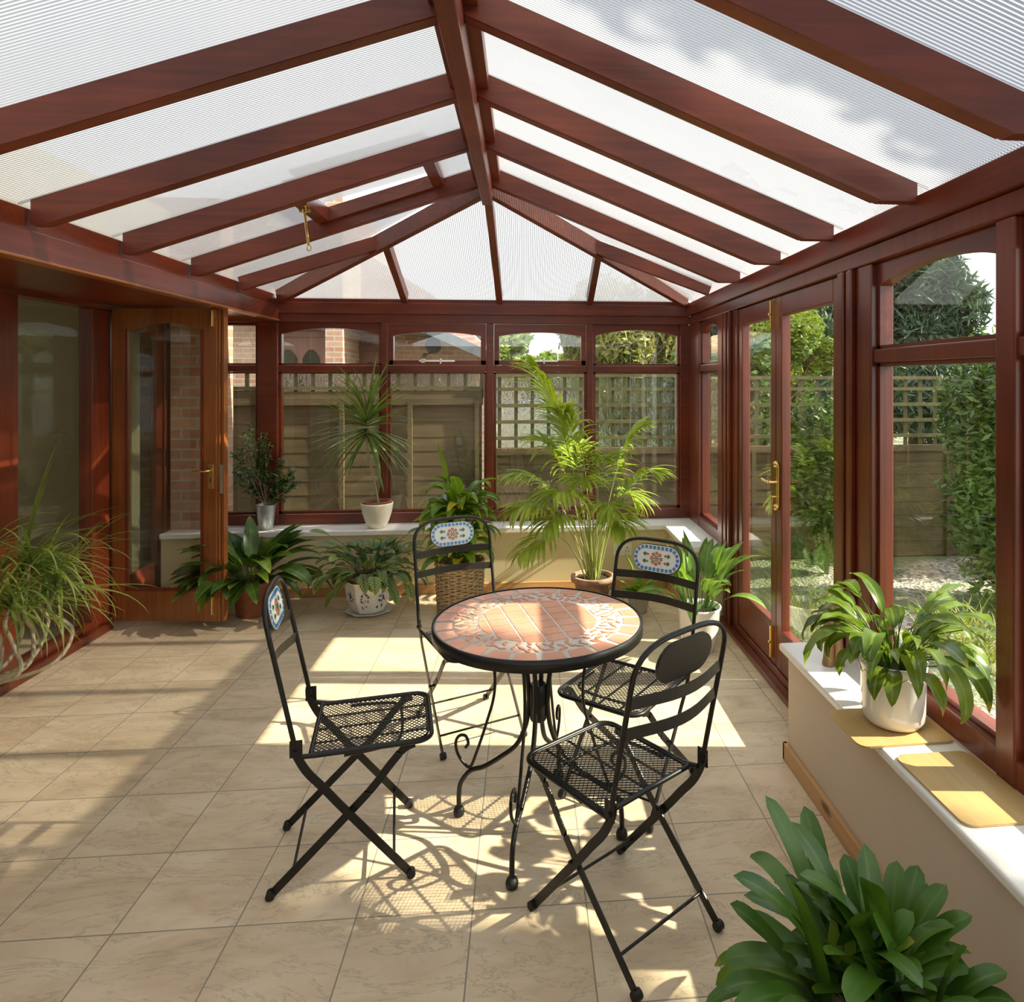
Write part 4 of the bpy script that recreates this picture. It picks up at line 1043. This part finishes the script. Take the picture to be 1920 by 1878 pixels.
# 8 aspidistra in a white pot by the doors
rn = RN(14); P = plant('potted_aspidistra', (1.0, 3.86, 0), 'striped light-green leafy plant in a round white pot beside the double doors')
b = MB(); b.lathe([(.080, 0), (.088, .004), (.112, .12), (.122, .235), (.128, .245), (.128, .254), (.119, .254), (.114, .22)], n=36); b.build('pot', M['whitepot'], P)
b = MB(); b.lathe([(.001, .225), (.115, .22)], n=20, close=False); b.build('soil', M['soil'], P)
b = MB()
for k in range(40):
    az = rn.uniform(0, 6.28); el = R(rn.uniform(62, 88))
    if cos(az) > .5: el = max(el, R(76))
    leaf(b, (.07*cos(az), .07*sin(az), .22), az, el, rn.uniform(.20, .28), rn.uniform(.055, .08), R(rn.uniform(20, 85)), prof_lance, .14, 9, 0, pet=rn.uniform(.12, .22), petr=.003, twist=rn.uniform(-.9, .9), curl=rn.uniform(-.4, .4), dpow=1.8)
for az, el, L in ((R(188), 62, .24), (R(170), 50, .22), (R(-40), 58, .24), (R(250), 55, .22)):
    leaf(b, (.06*cos(az), .06*sin(az), .22), az, R(el), L, .085, R(95), prof_lance, .12, 9, 0, pet=.16, petr=.003)
b.build('foliage', M['l_aspi2'], P)

# 9 peace lily in a white pot on the board
rn = RN(17); PX, PY = 1.155, 2.055; MT = SZ+.0075
P = plant('potted_peace_lily', (PX, PY, MT), 'peace lily with drooping leaves in a glazed white pot on the right sill')
b = MB(); b.lathe([(.070, 0), (.083, .006), (.092, .022), (.094, .05), (.0955, .145), (.097, .150), (.0965, .172), (.099, .178), (.101, .196), (.098, .199), (.093, .196), (.090, .16)], n=48); b.build('pot', M['whitepot'], P)
b = MB()
for k in range(14):
    L = []
    for i in range(9): t = i/8; a = 2*PI*(k+t)/14; L.append((.0972*cos(a), .0972*sin(a), .162+.006*sin(2*PI*t)))
    b.tube(L, .0012, 5)
b.build('relief_band', M['whitepot'], P.children[0])
b = MB(); b.lathe([(.001, .178), (.091, .172)], n=24, close=False); b.build('soil', M['soil'], P)
b = MB()
for k in range(66):
    az = rn.uniform(0, 6.28); el = R(rn.uniform(52, 89)); L = rn.uniform(.15, .23); pe = rn.uniform(.06, .25)
    if cos(az) > .25: el = max(el, R(74)); L *= .8
    if R(115) < az < R(215): el = max(el, R(78)); L *= .75; pe *= .8
    leaf(b, (.045*cos(az), .045*sin(az), .172), az, el, L, rn.uniform(.040, .060), R(rn.uniform(90, 205)), prof_lance, .14, 10, 0, pet=pe, petr=.0018, twist=rn.uniform(-.7, .7), curl=rn.uniform(-.6, .6), wave=.05, dpow=1.7)
for az, el, L, pe, dr in ((R(196), 66, .20, .20, 150), (R(290), 52, .18, .17, 140), (R(275), 30, .17, .06, 120), (R(300), 38, .16, .19, 110), (R(240), 30, .15, .04, 130), (R(255), 60, .20, .10, 150), (R(225), 35, .14, .05, 140), (R(120), 70, .18, .16, 100), (R(200), 70, .20, .16, 90)):
    leaf(b, (.05*cos(az), .05*sin(az), .172), az, R(el), L, .055, R(dr), prof_lance, .16, 10, 0, pet=pe, petr=.002, wave=.06, dpow=1.8, twist=rn.uniform(-.5, .5))
for k in range(40):
    az = rn.uniform(0, 6.28); leaf(b, (.03*cos(az), .03*sin(az), .172), az, R(rn.uniform(55, 88)), .10, .014, .3, prof_lance, .3, 4, 0)
b.build('foliage', M['l_lily'], P)

# 10 clivia in the near corner
rn = RN(29); P = plant('potted_clivia', (.70, 1.36, 0), 'large strap-leaved clivia filling the near right corner below the sill')
pot(P, .10, .14, .24, M['terracotta'])
b = MB()
fans = [((-.07, -.02), R(200), 15), ((.06, .02), R(20), 15), ((-.02, .07), R(100), 12), ((.02, -.08), R(285), 12), ((.0, .0), R(150), 10), ((.09, -.06), R(330), 9)]
for (fx, fy), fa, cnt in fans:
    for k in range(cnt):
        t = k/(cnt-1)*2-1; az = fa+(0 if t > 0 else PI)+rn.uniform(-.55, .55); el = R(86-50*abs(t)+rn.uniform(-8, 8))
        L = rn.uniform(.24, .35); dx = cos(az)
        if dx > .35: L *= .72; el = max(el, R(58))
        leaf(b, (fx+.025*cos(az), fy+.025*sin(az), .25+.015*(1-abs(t))), az, el, L, rn.uniform(.044, .056), R(rn.uniform(15, 95)), prof_strap, .10, 18, 0 if rn.random() < .86 else 1, twist=rn.uniform(-.4, .4), curl=rn.uniform(-.25, .25), dpow=1.6)
for k in range(20):                                   # lower skirt of leaves
    az = R(150)+k*R(13.5)+rn.uniform(-.1, .1); leaf(b, (.07*cos(az), .07*sin(az), .25), az, R(rn.uniform(15, 45)), rn.uniform(.22, .32), .046, R(rn.uniform(60, 110)), prof_strap, .10, 18, 0 if rn.random() < .8 else 1, twist=rn.uniform(-.4, .4))
b.build('foliage', [M['l_cliv'], M['l_cliv2']], P)
b = MB()
for (fx, fy), fa, cnt in fans: b.tube([(fx, fy, .22), (fx, fy, .29)], lambda t: .026-.008*t, 9)
b.build('stems', M['trunk'], P)

# 11 dracaena at the left edge
rn = RN(41); P = plant('potted_dracaena', (-2.42, 3.12, 0), 'sprawling dracaena with pale curling stems in a terracotta pot at the left edge')
pot(P, .10, .135, .24, M['terracotta'])
heads = [((.14, .02, .66), R(80)), ((.24, .10, .74), R(60)), ((.26, -.04, .60), R(30)), ((.06, .05, .74), R(70)), ((.20, .24, .66), R(50)), ((.34, .12, .62), R(35)), ((.12, .16, .56), R(40))]
b = MB(); l_ = MB()
for (hx_, hy_, hz_), e in heads:
    b.tube(smooth_path([(hx_*.15, hy_*.15, .22), (hx_*.9+.04, hy_*.5, .30), (hx_*1.1+.06*rn.uniform(-1, 1), hy_*.9+.05, .42), (hx_*.9, hy_, .52), (hx_, hy_, hz_)]), .0085, 7)
    for k in range(46):
        az = rn.uniform(0, 6.28); L = rn.uniform(.30, .46)
        if cos(az) < -.2: L *= .45
        if sin(az) < -.5: L *= .8
        leaf(l_, (hx_, hy_, hz_+rn.uniform(-.05, .04)), az, R(rn.uniform(-10, 80)), L, rn.uniform(.012, .018), R(rn.uniform(30, 120)), prof_blade, .2, 9, 0, curl=rn.uniform(-.2, .2))
for tx, tz in ((.05, 1.26), (.12, 1.10), (-.02, 1.18)):
    leaf(l_, (.22, .08, .66), R(70), R(84), tz-.64, .028, R(18), prof_blade, .2, 9, 0)
b.build('stems', M['trunk'], P); l_.build('foliage', M['l_dracl'], P)

# ================================================================== SMALL THINGS INSIDE
def board(name, cx_, cy_, sx, sy, rz, z, label, r=.03, th=.006):
    o = tag(empty(name, (cx_, cy_, z), rz), label, 'board'); bpy.data.objects.remove(o)
    b = MB(); L = []
    for px, py, a0 in ((sx-r, sy-r, 0), (-sx+r, sy-r, 90), (-sx+r, -sy+r, 180), (sx-r, -sy+r, 270)):
        for k in range(7): t = R(a0+90*k/6); L.append((px+r*cos(t), py+r*sin(t), 0))
    b.prism(L, (0, 0, th)); o = b.build(name, M['cork'], None, bevel=.001); o.location = (cx_, cy_, z); o.rotation_euler = (0, 0, rz); tag(o, label, 'board'); return o
board('wooden_board', 1.128, 2.035, .152, .112, R(2), SZ, 'rounded oak board under the peace lily pot, jutting over the sill')
board('wooden_board', 1.168, 1.715, .112, .158, R(1), SZ, 'empty rounded oak board lying nearest on the right sill')
# carved figure: two standing forms leaning together
P = tag(empty('wooden_figurine', (1.165, 2.50, SZ)), 'small carved wooden figurine on the right sill next to the peace lily', 'figurine')
b = MB()
def figure(ox, oy, h, lean):
    L = [(ox, oy, .0), (ox+.002, oy, .05*h/.3), (ox+lean*.4, oy, .13*h/.3), (ox+lean*.8, oy, .20*h/.3), (ox+lean*1.1, oy, .235*h/.3), (ox+lean*1.5, oy, .262*h/.3), (ox+lean*1.9, oy, .285*h/.3), (ox+lean*2.1, oy, .30*h/.3)]
    b.tube(smooth_path(L, 4), lambda t: .024-.006*abs(sin(t*7)) if t < .72 else (.010 if t < .78 else .017*math.sqrt(max(.02, 1-((t-.89)/.115)**2))), 12)
figure(-.016, .0, .30, .008); figure(.020, -.004, .27, -.008)
b.tube(smooth_path([(-.03, -.015, .20), (-.005, -.032, .15), (.028, -.022, .12)]), .007, 8); b.tube(smooth_path([(.03, -.02, .17), (.005, -.034, .13), (-.02, -.02, .10)]), .007, 8)
b.build('carving', M['statue'], P)
o = MB(); o.box((.655, YS-.009, .25), (.795, YS, .335)); P = tag(empty('wall_socket', (.725, YS-.005, .29)), 'white double wall socket low on the back wall behind the right chair', 'socket')
for cx_ in (.69, .76):
    o.box((cx_-.003, YS-.0105, .300), (cx_+.003, YS-.009, .312), 1); o.box((cx_-.014, YS-.0105, .278), (cx_-.008, YS-.009, .284), 1); o.box((cx_+.008, YS-.0105, .278), (cx_+.014, YS-.009, .284), 1)
p_ = o.build('faceplate', [M['socket'], M['dark']]); p_.data.transform(Matrix.Translation(-Vector(P.location))); p_.parent = P
o = MB(); o.prism([(0, 0, 0), (.05, .012, .002), (.055, .05, .008), (.004, .04, .001)], (0, 0, .001)); o = o.build('paper_scrap', M['paper']); o.location = (1.125, 4.72, SZ+.0005); tag(o, 'scrap of white paper on the corner of the far sill', 'paper')

# ================================================================== GARDEN
GZ = -.15
b = MB(); b.box((-30, YB+.15, GZ-.2), (40, 45, GZ)); b.box((XR+.15, -12, GZ-.2), (40, YB+.15, GZ)); structure(b.build('ground', M['gravel']))
P2 = [(2.15, 2.3), (2.75, 2.9), (2.15, 3.3)]
for i, (x, y) in enumerate(P2[:2]):
    b = MB(); b.box((x-.3, y-.3, GZ), (x+.3, y+.3, GZ+.03)); o = b.build('paving_slab', M['slab'], bevel=.008); tag(o, ('pale square paving slab in the gravel just outside the right window', 'second pale paving slab farther from the right window')[i], 'paving slab')

def fence(x0, x1_, yy, zs, ztop, label, grp='fence panels behind the conservatory', pitch=.15):
    x1 = x1_-.02
    f_ = tag(empty('fence_panel', ((x0+x1)/2, yy, GZ)), label, 'fence', grp); off = Vector(f_.location)
    def L(o): o.data.transform(Matrix.Translation(-off)); o.parent = f_; return o
    b = MB(); z = GZ; i = 0; rn = RN(int(x0*100))
    while z < zs-.03:
        h = .155; tl = rn.uniform(-.012, .012)
        b.prism([(x0+.05, yy+.005, z+tl), (x1-.05, yy+.005, z-tl), (x1-.05, yy-.018, z-tl+.02), (x0+.05, yy-.018, z+tl+.02)], (0, .004, h)); z += h-.025
    for x in np.arange(x0+.05, x1, .6): b.box((x-.02, yy-.045, GZ), (x+.02, yy-.022, zs))
    b.box((x0+.04, yy-.04, zs-.03), (x1-.04, yy+.03, zs+.03)); L(b.build('overlap_boards', M['fence']))
    b = MB(); z = zs+.03+pitch*.6
    while z < ztop-.02: b.box((x0+.04, yy-.02, z-.016), (x1-.04, yy-.002, z+.016)); z += pitch
    b.box((x0+.04, yy-.03, ztop-.02), (x1-.04, yy+.02, ztop+.012))
    for x in np.arange(x0+.09, x1-.04, pitch): b.box((x-.016, yy-.001, zs+.03), (x+.016, yy+.016, ztop))
    L(b.build('trellis', M['fencez']))
    b = MB(); b.box((x0-.045, yy-.05, GZ), (x0+.045, yy+.05, ztop+.015)); L(b.build('post', M['fencez']))
FY = 6.3
fence(-4.2, -2.28, FY, 1.36, 1.67, 'tall fence panel with trellis behind the left-most back window')
fence(-2.28, -.32, FY, 1.36, 1.67, 'tall weathered fence panel behind the cream dracaena pot')
fence(-.32, 1.50, FY, .90, 1.60, 'lower fence panel with deep trellis behind the palm')
fence(1.50, 3.4, FY, .90, 1.58, 'fence panel with trellis seen through the double doors')
fence(3.43, 5.2, FY, .90, 1.58, 'fence panel with trellis half hidden by bushes at the right')
for x0, x1, z0, z1, lb in ((-2.21, -.40, 1.39, 1.66, 'rippled clear plastic sheet behind the taller left trellis'), (-.25, 1.42, .93, 1.575, 'rippled clear plastic sheet behind the lower trellis by the palm')):
    b = MB(); b.box((x0, FY+.06, z0), (x1, FY+.064, z1)); tag(b.build('plastic_sheet', M['wavy']), lb, 'plastic sheet')

# neighbour's house
P = tag(empty('brick_house', (-2.2, 10.4, GZ)), 'pinkish brick neighbouring house with brown arched doors beyond the left fence', 'building')
off = Vector(P.location)
def HL(o): o.data.transform(Matrix.Translation(-off)); o.parent = P; return o
def hy(u, v, Y): return onY(u, v, Y)
YH = 10.4
xa = hy(400, 640, YH).x-2; xb_ = hy(640, 640, YH-.55).x; xc = hy(905, 640, YH).x
b = MB(); b.box((xa, YH, GZ), (xb_, YH+4, 4.2)); b.box((xb_-.22, YH-.55, GZ), (xb_+.02, YH, 4.2))
b.prism([(xb_, YH+.6, GZ), (xc, YH+.6, GZ), (xc, YH+.6, 2.1), (hy(812, 628, YH+.6).x, YH+.6, 2.9), (xb_, YH+.6, 3.6)], (0, 4, 0)); HL(b.build('wall', M['brickpale']))
def garage_door(u0, u1, vtop, arches, Y):
    p0 = hy(u0, vtop, Y); p1 = hy(u1, vtop, Y); zt = p0.z
    b = MB(); b.box((p0.x, Y-.06, GZ), (p1.x, Y, zt)); b.box((p0.x-.08, Y-.10, zt), (p1.x+.08, Y, zt+.08)); d = HL(b.build('door', M['browndoor']))
    for a0, a1 in arches:
        q0 = hy(a0, 650, Y).x; q1 = hy(a1, 650, Y).x; L = [(q0, Y-.07, .9), (q1, Y-.07, .9)]
        for i in range(9): t = i/8; L.append((q1+(q0-q1)*t, Y-.07, zt-.32+.14*(1-(2*t-1)**2)))
        w = MB(); w.prism(L, (0, .008, 0)); o = w.build('arched_pane', M['darkglass']); o.data.transform(Matrix.Translation(-off)); o.parent = d
garage_door(515, 612, 632, ((524, 560), (570, 602)), YH); garage_door(676, 716, 657, ((680, 712),), YH+.55)
b = MB(); e0 = hy(812, 622, YH+.2); e1 = hy(925, 672, YH+.2); b.bar((e0.x, YH+2.0, e0.z), (e1.x, YH+2.0, e1.z), 5.0, .14, up=(0, 0, 1)); b.bar((e0.x, YH+2, e0.z), (e0.x-3.2, YH+2, e0.z+.2), 5.0, .14); HL(b.build('roof', M['leadgrey']))
p_ = hy(813, 648, YH+.45); Q = tag(empty('satellite_dish', (p_.x, YH+.38, p_.z)), 'dark round satellite dish on the brick house wall', 'satellite dish')
b = MB(); L = [(.001, .04)]+[(.125*i/6, .04-.04*(i/6)**2) for i in range(1, 7)]; b.lathe(L, n=24, close=False); d = b.build('dish', M['dish'], Q); d.rotation_euler = (R(80), 0, R(25)); sm_ = d.modifiers.new('t', 'SOLIDIFY'); sm_.thickness = .01
b = MB(); b.tube([(0, .0, 0), (0, .10, -.05)], .015); b.tube([(0, 0, -.1), (-.1, -.22, -.16)], .012); b.ball((-.1, -.23, -.16), .035); b.build('bracket', M['dish'], Q)
# far grey building and street lamp
p_ = onY(945, 665, 30); P = tag(empty('far_building', (p_.x, 31, GZ)), 'distant grey building seen through the second roof-light window', 'building')
b = MB(); b.box((-1.6, -1, 0), (.9, 3, onY(945, 655, 30).z-GZ)); b.build('wall', M['leadgrey'], P)
b = MB(); b.prism([(-1.9, -1.2, onY(945, 655, 30).z-GZ), (1.1, -1.2, onY(945, 655, 30).z-GZ), (.2, -1.2, onY(945, 645, 30).z-GZ), (-1.2, -1.2, onY(945, 645, 30).z-GZ)], (0, 4.4, 0)); b.build('roof', M['leadgrey'], P)
p_ = onY(1043, 664, 19); P = tag(empty('street_lamp', (p_.x, 18.2, GZ)), 'pale curved-neck street lamp in front of the bright tree', 'street lamp')
b = MB(); zt = p_.z-GZ; b.tube(smooth_path([(0, 0, 0), (0, 0, zt-.15), (-.02, 0, zt-.03), (-.07, 0, zt+.02), (-.14, 0, zt+.02)]), .018, 8); b.build('pole', M['render'], P)
b = MB(); b.ball((-.17, 0, zt+.015), .045, sz=.5); b.build('lamp_head', M['render'], P)

# trees and bushes
def cloud(name, c, rad, n, size, mat, seed, shape='ball', aspect=1.0, droop=0, parent=None):
    g = np.random.default_rng(seed)
    # clumps give the crown an uneven outline
    nc = max(6, int(rad[0]*rad[2]*10)); nc = min(nc, 60)
    if parent is not None and parent['category'] == 'bush': nc = 55
    cc = g.normal(size=(nc, 3)); cc /= np.linalg.norm(cc, axis=1)[:, None]; cc *= (g.random(nc)**.4)[:, None]*.78
    if shape == 'cone':
        h = g.random(nc); a = g.random(nc)*2*PI; rr = (1-h)*.85*g.random(nc)**.5; cc = np.stack([rr*np.cos(a), rr*np.sin(a), h*2-1], 1)
    idx = g.integers(0, nc, n); cr_ = .22+.18*g.random(nc)
    p = g.normal(size=(n, 3)); p /= np.linalg.norm(p, axis=1)[:, None]; p *= (g.random(n)**.5)[:, None]
    P = (cc[idx]+p*cr_[idx][:, None])*np.array(rad)+np.array(c)
    d1 = g.normal(size=(n, 3)); d1[:, 2] = d1[:, 2]*.6-droop; d1 /= np.linalg.norm(d1, axis=1)[:, None]
    d2 = np.cross(d1, g.normal(size=(n, 3))); d2 /= np.linalg.norm(d2, axis=1)[:, None]
    s = size*(.6+.8*g.random(n))[:, None]
    A = P+d1*s*aspect; B = P+d2*s*.45; C = P-d1*s*aspect; D = P-d2*s*.45
    V = np.stack([A, B, C, D], 1).reshape(-1, 3)
    me = bpy.data.meshes.new(name); me.vertices.add(4*n); me.vertices.foreach_set('co', V.ravel().astype(np.float32))
    me.loops.add(4*n); me.loops.foreach_set('vertex_index', np.arange(4*n, dtype=np.int32)); me.polygons.add(n)
    me.polygons.foreach_set('loop_start', np.arange(n, dtype=np.int32)*4); me.update(calc_edges=True); me.materials.append(mat)
    o = bpy.data.objects.new(name, me); COL.objects.link(o)
    if parent: o.parent = parent
    return o
def tree(name, x, y, zc, rad, n, size, mat, seed, label, shape='ball', aspect=1.4, droop=0, cat='tree'):
    P = tag(empty(name, (x, y, GZ)), label, cat, 'trees and bushes in the garden')
    cloud('crown' if cat == 'tree' else 'foliage', (0, 0, zc-GZ), rad, n, size, mat, seed, shape, aspect, droop, P)
    b = MB(); rn = RN(seed); th_ = .06*rad[0] if cat == 'tree' else .02
    b.tube([(0, 0, 0), (.03, .02, (zc-GZ)*.6), (0, 0, zc-GZ+rad[2]*.4)], lambda t: th_*(1.2-t*.8), 8)
    for k in range(7):
        a = rn.uniform(0, 6.28); z0 = (zc-GZ)*rn.uniform(.4, .9); b.tube([(0, 0, z0), (rad[0]*.5*cos(a), rad[1]*.5*sin(a), z0+rad[2]*.45)], lambda t: th_*.5*(1.1-t), 6)
    b.build('trunk', M['bark'], P); return P
tree('broadleaf_tree', onY(1040, 640, 20).x, 20.5, 1.75, (1.5, 1.5, 1.15), 16000, .09, M['l_tree'], 1, 'rounded bright green tree far beyond the trellis, behind the street lamp')
tree('willow_tree', onY(1185, 640, 9.5).x, 9.8, 1.7, (1.25, .9, 1.55), 16000, .045, M['l_will'], 2, 'straw-green willowy tree filling the right-hand back window', droop=.9, aspect=2.2)
tree('evergreen_tree', onY(1300, 640, 9.5).x, 12.2, 1.8, (1.2, .8, 1.3), 12000, .05, M['l_ever'], 3, 'dark evergreen tree between the willowy tree and the doors')
tree('broadleaf_tree', onY(890, 630, 17).x, 18, 2.3, (1.6, 1.2, .95), 9000, .09, M['l_tree'], 4, 'bright tree top showing above the roof slope of the brick house')
tree('garden_shrub', onY(1420, 640, 8.2).x, 8.3, 1.5, (1.3, .8, 1.25), 12000, .045, M['l_bush'], 5, 'rounded shrub above the fence, seen through the far door leaf')
tree('broadleaf_tree', onY(1500, 640, 12).x, 12.3, 1.7, (1.3, .9, 1.3), 12000, .05, M['l_tree'], 6, 'yellow-green tree above the fence, seen through the near door leaf')
tree('conifer_tree', onY(1720, 560, 9.5).x-.1, 9.4, 2.2, (1.75, 1.1, 1.6), 60000, .042, M['l_conf'], 7, 'tall dark conifer seen through the upper right window', shape='cone', droop=.8, aspect=2.6)
tree('conifer_tree', onY(1490, 600, 13.5).x, 14.5, 2.2, (2.2, 1.2, 1.5), 22000, .07, M['l_conf'], 8, 'drooping dark conifer behind the tops of the doors', droop=1.4, aspect=2.6)
tree('garden_bush', 3.85, 4.75, .95, (.85, .65, 1.25), 34000, .028, M['l_bush'], 9, 'dense dark bush outside the right window, beyond the gravel', cat='bush')
tree('garden_bush', 2.65, 5.8, .75, (.42, .25, .85), 12000, .026, M['l_bush'], 10, 'loose bush in front of the fence, left of the dense dark one', cat='bush')
tree('garden_bush', 3.6, 3.2, .20, (.45, .32, .45), 14000, .026, M['l_bush'], 12, 'low leafy bush beside the gravel outside the right window', cat='bush')
tree('laurel_bush', 6.3, 5.9, 1.2, (1.0, .9, 1.5), 14000, .045, M['l_ever'], 13, 'large dark laurel at the far right end of the fence', cat='bush')
tree('added_shade_tree', 6.4, .40, 5.95, (1.15, 1.55, 1.65), 26000, .06, M['l_bush'], 15, 'added leafy tree, out of view beyond the near windows, to shade the floor')  # unseen tree, added to keep direct sun off the near floor
def tuft(x, y, n, h, seed, label, spread=.2, mat='l_grass', w=.008, name='grass_clump'):
    rn = RN(seed); b = MB()
    for k in range(n):
        a = rn.uniform(0, 6.28); r = spread*rn.random()**.5; leaf(b, (r*cos(a), r*sin(a), 0), rn.uniform(0, 6.28), R(rn.uniform(45, 88)), h*rn.uniform(.5, 1.1), w, R(rn.uniform(20, 100)), prof_blade, .2, 6)
    o = b.build(name, M[mat]); o.location = (x, y, GZ); tag(o, label, 'grass', 'clumps of garden grass'); return o
tuft(1.95, 4.35, 160, .55, 1, 'straw-yellow grass clump growing outside the far door leaf', .28)
tuft(2.7, 3.95, 150, .45, 3, 'yellow-green arching grass clump outside the right window', .25, w=.014)
tuft(2.85, 2.95, 90, .3, 5, 'low grass clump at the edge of the gravel', .2)
